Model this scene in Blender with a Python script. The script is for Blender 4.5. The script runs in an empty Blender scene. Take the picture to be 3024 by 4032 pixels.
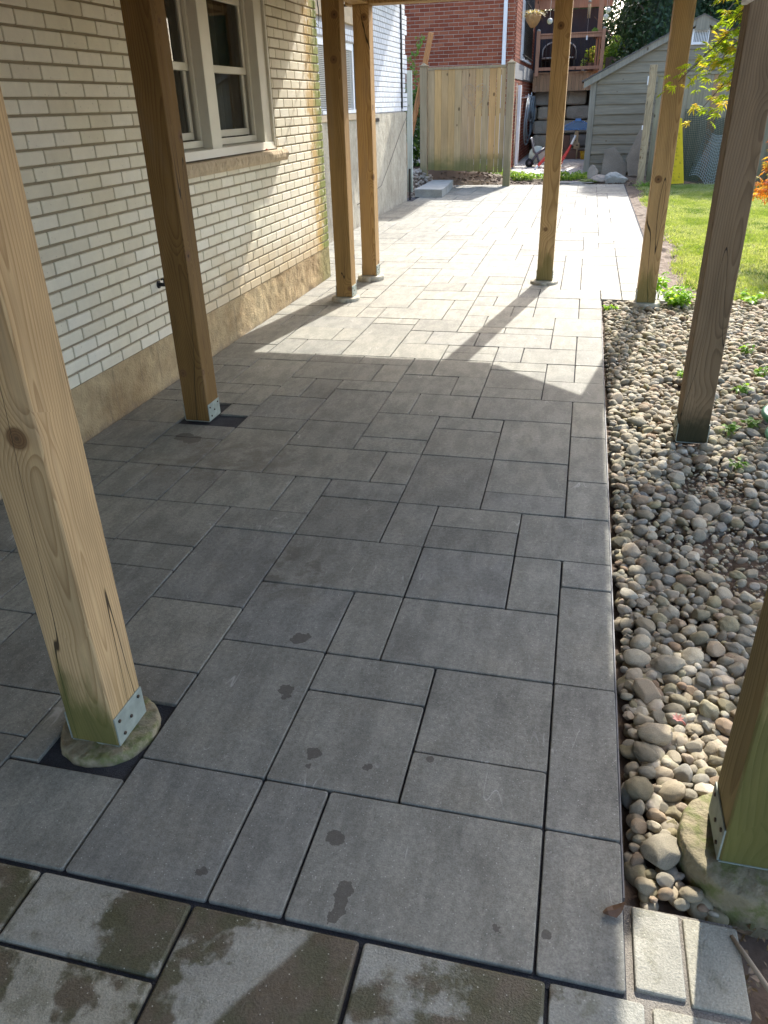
import bpy, math, random
import numpy as np
from mathutils import Vector, Matrix, noise as mnoise
C = bpy.context.scene.collection
PI = math.pi
sc = bpy.context.scene
# ---------------------------------------------------------------- camera
RX = Vector((0.97164, 0.23501, -0.02621)); RY = Vector((0.08846, -0.46406, -0.88137)); RZ = Vector((-0.21929, 0.85406, -0.47169))
cam = bpy.data.cameras.new('camera'); camo = bpy.data.objects.new('camera', cam); C.objects.link(camo)
Mx = Matrix.Identity(4)
for i in range(3):
    Mx[i][0] = RX[i]; Mx[i][1] = -RY[i]; Mx[i][2] = -RZ[i]
Mx.translation = Vector((0, 0, 1.5))
camo.matrix_world = Mx
cam.sensor_fit = 'VERTICAL'; cam.sensor_height = 36; cam.sensor_width = 27; cam.lens = 26.73
cam.clip_start = 0.02; cam.clip_end = 2000
sc.camera = camo
# ---------------------------------------------------------------- light
TOSUN = Vector((0.17, 1.0, 0.85)).normalized()
w = bpy.data.worlds.new('World'); sc.world = w; w.use_nodes = True
nt = w.node_tree; bg = nt.nodes['Background']
sky = nt.nodes.new('ShaderNodeTexSky'); sky.sky_type = 'NISHITA'; sky.sun_disc = False
sky.sun_elevation = math.radians(39.96); sky.sun_rotation = math.radians(9.6)
nt.links.new(sky.outputs[0], bg.inputs[0]); bg.inputs[1].default_value = 0.15; sky.dust_density = 3.0; sky.air_density = 0.9
sun = bpy.data.lights.new('sun', 'SUN'); sun.energy = 2.3; sun.angle = math.radians(0.5); sun.color = (1, 0.965, 0.90)
suno = bpy.data.objects.new('sun', sun); C.objects.link(suno)
suno.rotation_euler = TOSUN.to_track_quat('Z', 'Y').to_euler(); suno.location = (3, 20, 20)
sc.view_settings.view_transform = 'Standard'; sc.view_settings.look = 'None'
sc.view_settings.exposure = 2.1; sc.view_settings.gamma = 1
sc.render.resolution_x = 768; sc.render.resolution_y = 1024
sc.cycles.max_bounces = 8; sc.cycles.diffuse_bounces = 5; sc.cycles.transparent_max_bounces = 12
# ---------------------------------------------------------------- node helpers
class N:
    def __init__(s, name, rough=0.8, spec=0.3):
        s.m = bpy.data.materials.new(name); s.m.use_nodes = True
        s.t = s.m.node_tree; s.b = s.t.nodes['Principled BSDF']
        s.b.inputs['Roughness'].default_value = rough
        s.b.inputs['Specular IOR Level'].default_value = spec
        s.tc = s.t.nodes.new('ShaderNodeTexCoord'); s.P = s.tc.outputs['Object']
    def n(s, k): return s.t.nodes.new(k)
    def put(s, inp, v):
        if isinstance(v, bpy.types.NodeSocket): s.t.links.new(v, inp)
        elif isinstance(v, (tuple, list)) and len(v) == 3 and inp.type == 'RGBA': inp.default_value = (*v, 1)
        else: inp.default_value = v
    def math(s, op, a, b=0.0, c=None, clamp=False):
        q = s.n('ShaderNodeMath'); q.operation = op; q.use_clamp = clamp
        s.put(q.inputs[0], a); s.put(q.inputs[1], b)
        if c is not None: s.put(q.inputs[2], c)
        return q.outputs[0]
    def vm(s, op, a, b):
        q = s.n('ShaderNodeVectorMath'); q.operation = op; s.put(q.inputs[0], a)
        if op == 'SCALE': s.put(q.inputs[3], b)
        else: s.put(q.inputs[1], b)
        return q.outputs[1] if op in ('LENGTH', 'DISTANCE', 'DOT_PRODUCT') else q.outputs[0]
    def noise(s, scale, vec=None, detail=3, rough=0.55, dist=0):
        q = s.n('ShaderNodeTexNoise'); s.put(q.inputs['Vector'], vec if vec is not None else s.P)
        q.inputs['Scale'].default_value = scale; q.inputs['Detail'].default_value = detail
        q.inputs['Roughness'].default_value = rough; q.inputs['Distortion'].default_value = dist
        return q.outputs[0]
    def voro(s, scale, vec=None, feature='F1', out=0, rand=1.0):
        q = s.n('ShaderNodeTexVoronoi'); q.feature = feature; s.put(q.inputs['Vector'], vec if vec is not None else s.P)
        q.inputs['Scale'].default_value = scale; q.inputs['Randomness'].default_value = rand
        return q.outputs[out]
    def xyz(s, v=None):
        q = s.n('ShaderNodeSeparateXYZ'); s.put(q.inputs[0], v if v is not None else s.P); return q.outputs
    def comb(s, x, y, z):
        q = s.n('ShaderNodeCombineXYZ')
        for i, v in enumerate((x, y, z)): s.put(q.inputs[i], v)
        return q.outputs[0]
    def ramp(s, f, stops, interp='LINEAR'):
        q = s.n('ShaderNodeValToRGB'); s.put(q.inputs[0], f); e = q.color_ramp.elements; q.color_ramp.interpolation = interp
        while len(e) < len(stops): e.new(0.5)
        for i, (p, c) in enumerate(stops):
            e[i].position = p; e[i].color = (*c, 1) if isinstance(c, tuple) else (c, c, c, 1)
        return q.outputs[0]
    def mix(s, f, a, b, mode='MIX'):
        q = s.n('ShaderNodeMix'); q.data_type = 'RGBA'; q.blend_type = mode
        s.put(q.inputs[0], f); s.put(q.inputs[6], a); s.put(q.inputs[7], b); return q.outputs[2]
    def smooth(s, v, a, b):
        q = s.n('ShaderNodeMapRange'); q.interpolation_type = 'SMOOTHSTEP'; s.put(q.inputs[0], v)
        q.inputs[1].default_value = a; q.inputs[2].default_value = b; return q.outputs[0]
    def attr(s, name='tone'):
        q = s.n('ShaderNodeAttribute'); q.attribute_name = name; return q.outputs['Fac']
    def rnd(s): return s.n('ShaderNodeObjectInfo').outputs['Random']
    def col(s, v): s.put(s.b.inputs['Base Color'], v)
    def bump(s, h, strength=0.3, dist=0.01):
        q = s.n('ShaderNodeBump'); q.inputs['Strength'].default_value = strength; q.inputs['Distance'].default_value = dist
        s.put(q.inputs['Height'], h); s.t.links.new(q.outputs[0], s.b.inputs['Normal'])
    def scalec(s, c, f): return s.mix(1.0, c, s.comb(f, f, f), 'MULTIPLY')

def plain(name, c, rough=0.6, spec=0.3, metal=0, var=0.12, scale=8, bump=0.0):
    q = N(name, rough, spec); q.b.inputs['Metallic'].default_value = metal
    n1 = q.noise(scale, detail=5); f = q.math('MULTIPLY_ADD', n1, var * 2.5, 1 - var * 1.25)
    q.col(q.scalec(c, f))
    if bump: q.bump(q.noise(scale * 6, detail=4), bump, 0.01)
    return q.m

def rock_mat(name, stops, scale=3, fine=60, bumpd=0.01, rough=0.85, moss=0.0):
    q = N(name, rough, 0.25)
    t = q.math('FRACT', q.math('ADD', q.attr(), q.rnd()))
    c = q.ramp(t, stops)
    n1 = q.noise(scale, detail=5); n2 = q.noise(fine, detail=3)
    c = q.scalec(c, q.math('MULTIPLY_ADD', n1, 0.8, 0.6)); c = q.scalec(c, q.math('MULTIPLY_ADD', n2, 0.5, 0.75))
    if moss:
        c = q.mix(q.math('MULTIPLY', q.smooth(q.noise(scale * 1.7, detail=6), 0.45, 0.65), moss), c, (0.10, 0.12, 0.03))
    q.col(c); q.bump(q.math('ADD', n1, q.math('MULTIPLY', n2, 0.5)), 0.5, bumpd)
    return q.m

def paver_mat():
    q = N('paver_concrete', 0.85, 0.25)
    x, y, z = q.xyz()
    t = q.attr()
    base = q.ramp(t, [(0.0, (0.185, 0.180, 0.152)), (0.2, (0.222, 0.216, 0.182)), (0.4, (0.245, 0.238, 0.199)), (0.55, (0.205, 0.201, 0.174)), (0.75, (0.255, 0.244, 0.200)), (0.9, (0.212, 0.209, 0.184)), (1.0, (0.23, 0.222, 0.185))])
    big = q.noise(1.3, detail=4); med = q.noise(9, detail=5, rough=0.65)
    off = q.vm('ADD', q.P, q.comb(q.math('MULTIPLY', t, 40), 0, 0))
    blot = q.noise(4.0, off, detail=5, rough=0.6)
    c = q.scalec(base, q.math('MULTIPLY_ADD', big, 0.35, 0.83))
    c = q.scalec(c, q.math('MULTIPLY_ADD', blot, 0.85, 0.55))
    c = q.mix(q.math('MULTIPLY', q.smooth(blot, 0.5, 0.7), 0.4), c, (0.185, 0.17, 0.13))
    c = q.scalec(c, q.math('MULTIPLY_ADD', med, 0.3, 0.85))
    # grain and aggregate specks
    grain = q.noise(260, detail=2, rough=0.7)
    c = q.scalec(c, q.math('MULTIPLY_ADD', grain, 0.9, 0.50))
    g2 = q.noise(70, detail=4, rough=0.8); c = q.scalec(c, q.math('MULTIPLY_ADD', q.math('SUBTRACT', g2, 0.5), 1.15, 0.97))
    v = q.voro(120); vc = q.voro(120, out=1); sel = q.math('GREATER_THAN', q.xyz(vc)[0], 0.72)
    sp = q.math('MULTIPLY', q.math('LESS_THAN', v, 0.17), sel)
    c = q.mix(q.math('MULTIPLY', sp, 0.55), c, (0.5, 0.49, 0.45))
    sel2 = q.math('GREATER_THAN', q.xyz(vc)[1], 0.86)
    c = q.mix(q.math('MULTIPLY', q.math('MULTIPLY', q.math('LESS_THAN', v, 0.16), sel2), 0.5), c, (0.03, 0.03, 0.03))
    # pale scuffs dragged across the slabs
    sc1 = q.math('ABSOLUTE', q.math('SUBTRACT', q.noise(1, q.vm('MULTIPLY', q.P, (9, 2.2, 1)), detail=2), 0.5))
    c = q.mix(q.math('MULTIPLY', q.math('MULTIPLY', q.smooth(sc1, 0.006, 0.001), q.smooth(q.noise(5, detail=3), 0.56, 0.66)), 0.45), c, (0.45, 0.44, 0.40))
    sc2 = q.noise(1, q.vm('MULTIPLY', q.P, (14, 5, 1)), detail=6, rough=.7)
    c = q.scalec(c, q.math('MULTIPLY_ADD', q.smooth(sc2, 0.60, 0.42), 0.22, 0.86))
    # wet drips with a shape of their own
    P2 = q.comb(x, y, 0)
    wob = q.math('MULTIPLY', q.math('SUBTRACT', q.noise(45, detail=4), 0.5), 0.035)
    msk = None
    for (sx, sy, r) in [(-.563, 1.373, .020), (-.562, 1.325, .009), (-.429, 1.134, .021), (-.372, 1.010, .019), (-.375, .985, .017), (-.370, .955, .014), (-.384, .942, .014),
                        (-.412, 1.357, .012), (-.261, 1.416, .010), (-.043, .993, .009), (.06, 1.004, .010), (-.763, 1.831, .026), (-.748, 1.842, .02), (-.72, 1.589, .023), (-.712, 1.565, .014),
                        (-1.86, 3.30, .05), (-1.92, 3.33, .05), (-.70, .98, .012)]:
        d = q.math('LESS_THAN', q.math('ADD', q.vm('DISTANCE', P2, (sx, sy, 0)), wob), r)
        msk = d if msk is None else q.math('MAXIMUM', msk, d)
    c = q.mix(q.math('MULTIPLY', msk, 0.75), c, (0.07, 0.062, 0.05))
    # dirty bands near the pit of the second post
    dz = q.smooth(q.vm('DISTANCE', q.comb(q.math('MULTIPLY', x, 0.55), y, 0), (-.9, 3.12, 0)), 0.42, 0.1)
    c = q.mix(q.math('MULTIPLY', q.math('MULTIPLY', dz, q.smooth(med, 0.42, 0.6)), 0.6), c, (0.12, 0.105, 0.08))
    dz2 = q.smooth(q.vm('DISTANCE', P2, (-.93, 2.2, 0)), 0.30, 0.05)
    c = q.mix(q.math('MULTIPLY', q.math('MULTIPLY', dz2, q.smooth(med, 0.47, 0.6)), 0.7), c, (0.10, 0.09, 0.07))
    q.col(c)
    q.bump(q.math('ADD', q.math('MULTIPLY', grain, 0.6), q.math('MULTIPLY', med, 1.0)), 0.35, 0.004)
    q.put(q.b.inputs['Roughness'], q.math('MULTIPLY_ADD', med, 0.25, 0.62))
    return q.m

def old_paver_mat():
    q = N('old_paver_concrete', 0.8, 0.3)
    t = q.attr()
    c = q.ramp(t, [(0.0, (0.25, 0.25, 0.21)), (0.5, (0.29, 0.28, 0.235)), (1.0, (0.33, 0.30, 0.22))])
    off = q.vm('ADD', q.P, q.comb(q.math('MULTIPLY', t, 17), 0, 0))
    n1 = q.noise(3.6, off, detail=6, rough=0.6); n2 = q.noise(11, off, detail=5); g = q.noise(220, detail=2, rough=.7)
    c = q.scalec(c, q.math('MULTIPLY_ADD', n2, 0.7, 0.65))
    dark_wet = q.math('MULTIPLY', q.smooth(n1, 0.49, 0.54), q.math('LESS_THAN', q.xyz()[0], 0.2))
    x_, y_, z_ = q.xyz(); nz_ = q.math('MULTIPLY', q.math('SUBTRACT', q.noise(9, detail=4), 0.5), 0.05)
    ed = q.math('ADD', q.math('ADD', q.math('SUBTRACT', q.math('MULTIPLY', x_, 1.6), y_), 1.56), nz_)
    bigp = q.math('MULTIPLY', q.smooth(ed, -0.012, 0.018), q.math('MULTIPLY', q.math('GREATER_THAN', x_, -0.684), q.math('LESS_THAN', x_, -0.308)))  # soft-edged dark patch on one slab, right of a slanting line
    keep_ = q.math('SUBTRACT', 1.0, q.math('MULTIPLY', q.math('GREATER_THAN', x_, -0.684), q.math('LESS_THAN', x_, -0.308)))
    dark_wet = q.math('MAXIMUM', bigp, q.math('MULTIPLY', dark_wet, q.math('MAXIMUM', keep_, q.math('MULTIPLY', q.smooth(n1, 0.55, 0.6), 1.0))))  # joins the dark patch to the wet stains
    mo_ = q.smooth(q.noise(16, detail=6, rough=.65), 0.50, 0.64); c = q.mix(q.math('MULTIPLY', mo_, 0.42), c, (0.115, 0.11, 0.06))
    darkc = q.mix(q.smooth(n2, 0.4, 0.62), (0.060, 0.056, 0.022), (0.085, 0.060, 0.034))
    c = q.mix(q.math('MULTIPLY', dark_wet, 0.85), c, darkc)
    c = q.scalec(c, q.math('MULTIPLY_ADD', g, 1.0, 0.5))
    v = q.voro(110); sel = q.math('GREATER_THAN', q.xyz(q.voro(110, out=1))[0], 0.75)
    c = q.mix(q.math('MULTIPLY', q.math('MULTIPLY', q.math('LESS_THAN', v, 0.16), sel), 0.6), c, (0.5, 0.48, 0.4))
    q.col(c); q.bump(q.math('ADD', g, q.math('MULTIPLY', n2, 2)), 0.5, 0.005)
    q.put(q.b.inputs['Roughness'], q.math('MULTIPLY_ADD', dark_wet, -0.3, 0.85))
    return q.m

def sand_mat(name, c, sc_=300):
    q = N(name, 0.95, 0.15)
    g = q.noise(sc_, detail=2, rough=0.8); n1 = q.noise(12, detail=4)
    q.col(q.scalec(q.scalec(c, q.math('MULTIPLY_ADD', g, 1.8, 0.15)), q.math('MULTIPLY_ADD', n1, 0.8, 0.6)))
    q.bump(g, 0.9, 0.004); return q.m

def wood_mat(name, light, dark, algae=0.0, ah=0.2, dark_wet=0.0, ring=75, knots=1.0):
    """softwood cut from growth rings: rings around a pith with knots and checks"""
    q = N(name, 0.72, 0.25)
    r = q.rnd(); off = q.comb(q.math('MULTIPLY', r, 31), q.math('MULTIPLY', r, 17), q.math('MULTIPLY', r, 9))
    p = q.vm('ADD', q.P, off)
    x, y, z = q.xyz()
    pz = q.vm('MULTIPLY', p, (1, 1, 0.32))
    n1 = q.noise(2.2, pz, detail=2); n2 = q.noise(2.0, q.vm('ADD', pz, (7, 3, 1)), detail=2)
    kraw = q.voro(5.2, p); kc_ = q.xyz(q.voro(5.2, p, out=1))[0]
    kd = q.math('ADD', q.math('MULTIPLY', kraw, 0.72), q.math('MULTIPLY', q.math('LESS_THAN', kc_, 0.52), 2.0))
    bulge = q.math('POWER', 2.718, q.math('MULTIPLY', q.math('MULTIPLY', kd, kd), -22.0))
    X = q.math('ADD', q.math('ADD', x, -0.055), q.math('MULTIPLY', q.math('SUBTRACT', n1, 0.5), 0.20))
    Y = q.math('ADD', q.math('ADD', y, 0.02), q.math('MULTIPLY', q.math('SUBTRACT', n2, 0.5), 0.20))
    rad = q.vm('LENGTH', q.comb(X, Y, 0), (0, 0, 0))
    rad = q.math('ADD', rad, q.math('MULTIPLY', bulge, 0.03 * knots))
    rings = q.math('FRACT', q.math('MULTIPLY', rad, ring))
    rings = q.ramp(rings, [(0.0, 0.0), (0.55, 0.35), (0.86, 1.0), (0.93, 0.9), (1.0, 0.0)])
    c = q.mix(q.math('MULTIPLY', rings, 0.60), light, dark)
    fib = q.noise(1, q.vm('MULTIPLY', p, (260, 260, 6)), detail=2)
    c = q.scalec(c, q.math('MULTIPLY_ADD', fib, 0.5, 0.75))
    blo = q.noise(1, q.vm('MULTIPLY', p, (9, 9, 1.6)), detail=4)
    c = q.scalec(c, q.math('MULTIPLY_ADD', blo, 1.1, 0.45))
    c = q.mix(q.math('MULTIPLY', q.smooth(blo, 0.53, 0.7), 0.4), c, (0.17, 0.125, 0.085))
    kn = q.smooth(kd, 0.125 * knots + 0.001, 0.085 * knots)
    kring = q.math('FRACT', q.math('MULTIPLY', kd, 46))
    kc = q.mix(kring, (0.10, 0.05, 0.022), (0.19, 0.105, 0.045))
    kc = q.mix(q.smooth(kd, 0.05, 0.02), kc, (0.035, 0.018, 0.01))
    c = q.mix(q.math('MULTIPLY', kn, 0.9), c, kc)
    ck = q.math('ABSOLUTE', q.math('SUBTRACT', q.noise(1, q.vm('MULTIPLY', q.vm('ADD', p, (3, 3, 3)), (8, 8, 0.45)), detail=1), 0.5))
    crk = q.math('MULTIPLY', q.smooth(ck, 0.0036, 0.0014), q.smooth(q.noise(1.1, q.vm('ADD', p, (9, 2, 4)), detail=0), 0.42, 0.46))
    c = q.mix(q.math('MULTIPLY', crk, 0.9), c, (0.015, 0.01, 0.006))
    if algae:
        nn = q.noise(1, q.vm('MULTIPLY', p, (22, 22, 5)), detail=5)
        hh = q.math('ADD', z, q.math('MULTIPLY', q.math('SUBTRACT', nn, 0.5), ah * 1.5))
        gn = q.xyz(q.tc.outputs['Normal'])[1]; am = q.math('MULTIPLY', q.math('MULTIPLY', q.smooth(hh, ah, ah * 0.35), algae), q.math('MULTIPLY_ADD', q.smooth(gn, -0.3, -0.9), 0.85, 0.15))
        ac = q.mix(nn, (0.035, 0.05, 0.008), (0.13, 0.135, 0.03))
        c = q.mix(am, c, ac)
    if dark_wet:
        wm = q.math('MULTIPLY', q.smooth(q.math('ADD', z, q.math('MULTIPLY', q.noise(30, detail=3), 0.08)), 0.26, 0.10), dark_wet)
        c = q.mix(wm, c, (0.014, 0.018, 0.006))
    q.col(c)
    q.bump(q.math('ADD', q.math('SUBTRACT', q.math('MULTIPLY', rings, -0.25), q.math('MULTIPLY', fib, 0.3)), q.math('MULTIPLY', crk, -3.0)), 0.45, 0.003)
    return q.m

def brick_mat(name, stops, soil=False, var=0.25):
    q = N(name, 0.85, 0.2)
    t = q.attr(); c = q.ramp(t, stops)
    n1 = q.noise(16, detail=5, rough=.6); n2 = q.noise(120, detail=3)
    c = q.scalec(c, q.math('MULTIPLY_ADD', n1, var * 2, 1 - var)); c = q.scalec(c, q.math('MULTIPLY_ADD', n2, var, 1 - var / 2))
    pit = q.math('LESS_THAN', q.voro(26), 0.09)
    if soil:
        x, y, z = q.xyz(); nb = q.noise(2.5, detail=4); n6 = q.noise(7, detail=5)
        low = q.math('MULTIPLY', q.smooth(q.math('ADD', z, q.math('MULTIPLY', nb, 0.5)), 1.0, 0.5), q.smooth(y, 3.6, 5.4))
        c = q.mix(q.math('MULTIPLY', low, 0.75), c, (0.50, 0.36, 0.19))
        yy = q.math('ADD', y, q.math('MULTIPLY', q.math('SUBTRACT', n6, 0.5), 0.35))
        rim = q.math('MULTIPLY', q.smooth(yy, 7.05, 7.2), q.smooth(n1, 0.30, 0.5))
        c = q.mix(q.math('MULTIPLY', rim, 0.85), c, (0.42, 0.27, 0.07))
        gm = q.math('MULTIPLY', q.smooth(yy, 7.2, 7.42), q.smooth(n1, 0.22, 0.45))
        c = q.mix(q.math('MULTIPLY', gm, 0.95), c, q.mix(n6, (0.075, 0.11, 0.02), (0.24, 0.26, 0.07)))
        c = q.mix(q.math('MULTIPLY', pit, 0.35), c, (0.2, 0.16, 0.1))
    q.col(c); q.bump(q.math('ADD', n2, q.math('MULTIPLY', n1, 1.5)), 0.12 if soil else 0.3, 0.002)
    return q.m

def foundation_mat(name, c1, c2, corner=False, moss=False):
    q = N(name, 0.9, 0.2)
    n1 = q.noise(2.3, detail=6, rough=.6); n2 = q.noise(14, detail=5, rough=.65); n3 = q.noise(90, detail=3)
    x, y, z = q.xyz()
    c = q.mix(q.smooth(n1, 0.3, 0.68), c1, c2)
    c = q.scalec(c, q.math('MULTIPLY_ADD', n2, 0.8, 0.6))
    ver = q.noise(1, q.vm('MULTIPLY', q.P, (30, 22, 1.2)), detail=3)
    c = q.mix(q.math('MULTIPLY', q.smooth(ver, 0.56, 0.7), 0.35), c, (0.12, 0.10, 0.075))
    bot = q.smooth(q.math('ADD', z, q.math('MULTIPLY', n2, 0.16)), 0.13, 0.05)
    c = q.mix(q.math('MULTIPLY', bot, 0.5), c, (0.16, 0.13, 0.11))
    if moss:
        gm = q.math('MULTIPLY', q.smooth(q.math('ADD', y, q.math('MULTIPLY', q.math('SUBTRACT', n2, 0.5), 0.5)), 7.0, 7.35), 0.9)
        c = q.mix(q.math('MULTIPLY', gm, 0.75), c, q.mix(n2, (0.07, 0.085, 0.02), (0.24, 0.22, 0.08)))
    q.col(c); q.bump(q.math('ADD', q.math('MULTIPLY', n2, 1.4), n3), 0.7, 0.012)
    return q.m

def leaf_mat(name, stops, trans=0.45, rough=0.5):
    q = N(name, rough, 0.35)
    t = q.math('FRACT', q.math('ADD', q.attr(), q.rnd()))
    c = q.ramp(t, stops); q.col(c)
    tr = q.n('ShaderNodeBsdfTranslucent'); q.put(tr.inputs[0], q.mix(1.0, c, (1.25, 1.3, 0.5), 'MULTIPLY'))
    mx = q.n('ShaderNodeMixShader'); mx.inputs[0].default_value = trans
    out = q.t.nodes['Material Output']
    q.t.links.new(q.b.outputs[0], mx.inputs[1]); q.t.links.new(tr.outputs[0], mx.inputs[2]); q.t.links.new(mx.outputs[0], out.inputs[0])
    return q.m

def glass_mat(name, tint=(0.75, 0.8, 0.78)):
    q = N(name); t = q.t; t.nodes.remove(q.b)
    g = t.nodes.new('ShaderNodeBsdfGlossy'); g.inputs[1].default_value = 0.02
    tr = t.nodes.new('ShaderNodeBsdfTransparent'); tr.inputs[0].default_value = (*tint, 1)
    fr = t.nodes.new('ShaderNodeFresnel'); fr.inputs[0].default_value = 1.6
    mx = t.nodes.new('ShaderNodeMixShader')
    t.links.new(fr.outputs[0], mx.inputs[0]); t.links.new(tr.outputs[0], mx.inputs[1]); t.links.new(g.outputs[0], mx.inputs[2])
    t.links.new(mx.outputs[0], t.nodes['Material Output'].inputs[0]); return q.m

def board_mat(name, stops, moss=0.0, axis='z', mz=(0.75, 0.3)):
    """weathered boards, tone picks each board's colour"""
    q = N(name, 0.85, 0.15)
    t = q.attr(); c = q.ramp(t, stops)
    sc3 = {'z': (40, 40, 1.6), 'x': (1.6, 40, 40), 'y': (40, 1.6, 40)}[axis]
    p = q.vm('ADD', q.P, q.comb(q.math('MULTIPLY', t, 37), q.math('MULTIPLY', t, 11), q.math('MULTIPLY', t, 23)))
    g = q.noise(1, q.vm('MULTIPLY', p, sc3), detail=4, rough=.6, dist=0.6)
    c = q.scalec(c, q.math('MULTIPLY_ADD', g, 0.9, 0.55))
    b = q.noise(1, q.vm('MULTIPLY', p, tuple(v * 0.14 if v > 5 else v for v in sc3)), detail=3)
    c = q.scalec(c, q.math('MULTIPLY_ADD', b, 0.6, 0.7))
    kn = q.voro(4.5, q.vm('MULTIPLY', p, tuple(1.0 if v > 5 else 0.6 for v in sc3)))
    c = q.mix(q.math('MULTIPLY', q.smooth(kn, 0.11, 0.07), 0.75), c, (0.06, 0.035, 0.02))
    if moss:
        z = q.xyz()[2]
        mm = q.smooth(q.math('ADD', z, q.math('MULTIPLY', q.math('SUBTRACT', q.noise(5, detail=5), 0.5), 0.5)), mz[0], mz[1])
        c = q.mix(q.math('MULTIPLY', mm, moss), c, (0.085, 0.10, 0.028))
    q.col(c); q.bump(g, 0.4, 0.004); return q.m

# ---------------------------------------------------------------- mesh helpers
class MB:
    def __init__(s): s.v = []; s.f = []; s.t = []; s.tone = 0.0; s.smooth = []; s.mi = []; s.cur = 0; s.sm = False
    def add(s, vs, fs, tone=None, smooth=None):
        o = len(s.v); s.v += [tuple(v) for v in vs]
        for f in fs:
            s.f.append(tuple(i + o for i in f)); s.t.append(s.tone if tone is None else tone)
            s.smooth.append(s.sm if smooth is None else smooth); s.mi.append(s.cur)
        return o
    def box(s, x0, x1, y0, y1, z0, z1, tone=None, bev=0.0, M=None):
        if x1 < x0: x0, x1 = x1, x0
        if y1 < y0: y0, y1 = y1, y0
        if z1 < z0: z0, z1 = z1, z0
        if bev <= 0:
            vs = [(x0, y0, z0), (x1, y0, z0), (x1, y1, z0), (x0, y1, z0), (x0, y0, z1), (x1, y0, z1), (x1, y1, z1), (x0, y1, z1)]
            fs = [(0, 3, 2, 1), (4, 5, 6, 7), (0, 1, 5, 4), (1, 2, 6, 5), (2, 3, 7, 6), (3, 0, 4, 7)]
        else:
            b = bev; X = (x0, x1); Y = (y0, y1); Z = (z0, z1); vs = []; idx = {}
            for i in (0, 1):
                for j in (0, 1):
                    for k in (0, 1):
                        for a in range(3):
                            p = [X[i], Y[j], Z[k]]
                            for d, (m, sg) in enumerate(((i, 1), (j, 1), (k, 1))):
                                if d != a: p[d] += b if m == 0 else -b
                            idx[(i, j, k, a)] = len(vs); vs.append(tuple(p))
            fs = []
            g = lambda i, j, k, a: idx[(i, j, k, a)]
            fs += [(g(0,0,0,0), g(0,0,1,0), g(0,1,1,0), g(0,1,0,0)), (g(1,0,0,0), g(1,1,0,0), g(1,1,1,0), g(1,0,1,0))]
            fs += [(g(0,0,0,1), g(1,0,0,1), g(1,0,1,1), g(0,0,1,1)), (g(0,1,0,1), g(0,1,1,1), g(1,1,1,1), g(1,1,0,1))]
            fs += [(g(0,0,0,2), g(0,1,0,2), g(1,1,0,2), g(1,0,0,2)), (g(0,0,1,2), g(1,0,1,2), g(1,1,1,2), g(0,1,1,2))]
            for k in (0, 1):
                for j in (0, 1): fs.append((g(0,j,k,1), g(1,j,k,1), g(1,j,k,2), g(0,j,k,2)))
                for i in (0, 1): fs.append((g(i,0,k,0), g(i,1,k,0), g(i,1,k,2), g(i,0,k,2)))
            for i in (0, 1):
                for j in (0, 1): fs.append((g(i,j,0,0), g(i,j,1,0), g(i,j,1,1), g(i,j,0,1)))
            for i in (0, 1):
                for j in (0, 1):
                    for k in (0, 1): fs.append((g(i,j,k,0), g(i,j,k,1), g(i,j,k,2)))
        if M is not None: vs = [M @ Vector(v) for v in vs]
        s.add(vs, fs, tone); return s
    def tube(s, pts, r, n=8, tone=None, cap=True):
        pts = [Vector(p) for p in pts]; rs = r if isinstance(r, (list, tuple)) else [r] * len(pts)
        vs = []; fs = []; prev = None
        for i, p in enumerate(pts):
            d = (pts[min(i + 1, len(pts) - 1)] - pts[max(i - 1, 0)]).normalized()
            if prev is None:
                a = Vector((0, 0, 1)) if abs(d.z) < 0.9 else Vector((1, 0, 0)); u = d.cross(a).normalized()
            else:
                u = (prev - d * prev.dot(d)); u = u.normalized() if u.length > 1e-6 else d.orthogonal().normalized()
            prev = u; vv = d.cross(u)
            for k in range(n):
                t = 2 * PI * k / n; vs.append(p + (u * math.cos(t) + vv * math.sin(t)) * rs[i])
        for i in range(len(pts) - 1):
            for k in range(n): fs.append((i * n + k, i * n + (k + 1) % n, (i + 1) * n + (k + 1) % n, (i + 1) * n + k))
        if cap: fs += [tuple(range(n - 1, -1, -1)), tuple((len(pts) - 1) * n + k for k in range(n))]
        s.add(vs, fs, tone, True); return s
    def prism(s, poly, z0, z1, tone=None, M=None, inset=0.0):
        """poly in xy, extruded; inset chamfers the top rim"""
        n = len(poly); A = sum(poly[i][0] * poly[(i + 1) % n][1] - poly[(i + 1) % n][0] * poly[i][1] for i in range(n))
        if A < 0: poly = poly[::-1]
        cx = sum(p[0] for p in poly) / n; cy = sum(p[1] for p in poly) / n
        vs = [(x, y, z0) for x, y in poly] + [(x, y, z1 - inset) for x, y in poly]
        fs = [tuple(range(n - 1, -1, -1))] + [(i, (i + 1) % n, n + (i + 1) % n, n + i) for i in range(n)]
        if inset:
            for x, y in poly:
                d = math.hypot(x - cx, y - cy) or 1; vs.append((x - (x - cx) / d * inset, y - (y - cy) / d * inset, z1))
            fs += [(n + i, n + (i + 1) % n, 2 * n + (i + 1) % n, 2 * n + i) for i in range(n)] + [tuple(range(2 * n, 3 * n))]
        else: fs.append(tuple(range(n, 2 * n)))
        if M is not None: vs = [M @ Vector(v) for v in vs]
        s.add(vs, fs, tone); return s
    def quad(s, a, b, c, d, tone=None): s.add([a, b, c, d], [(0, 1, 2, 3)], tone); return s
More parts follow.
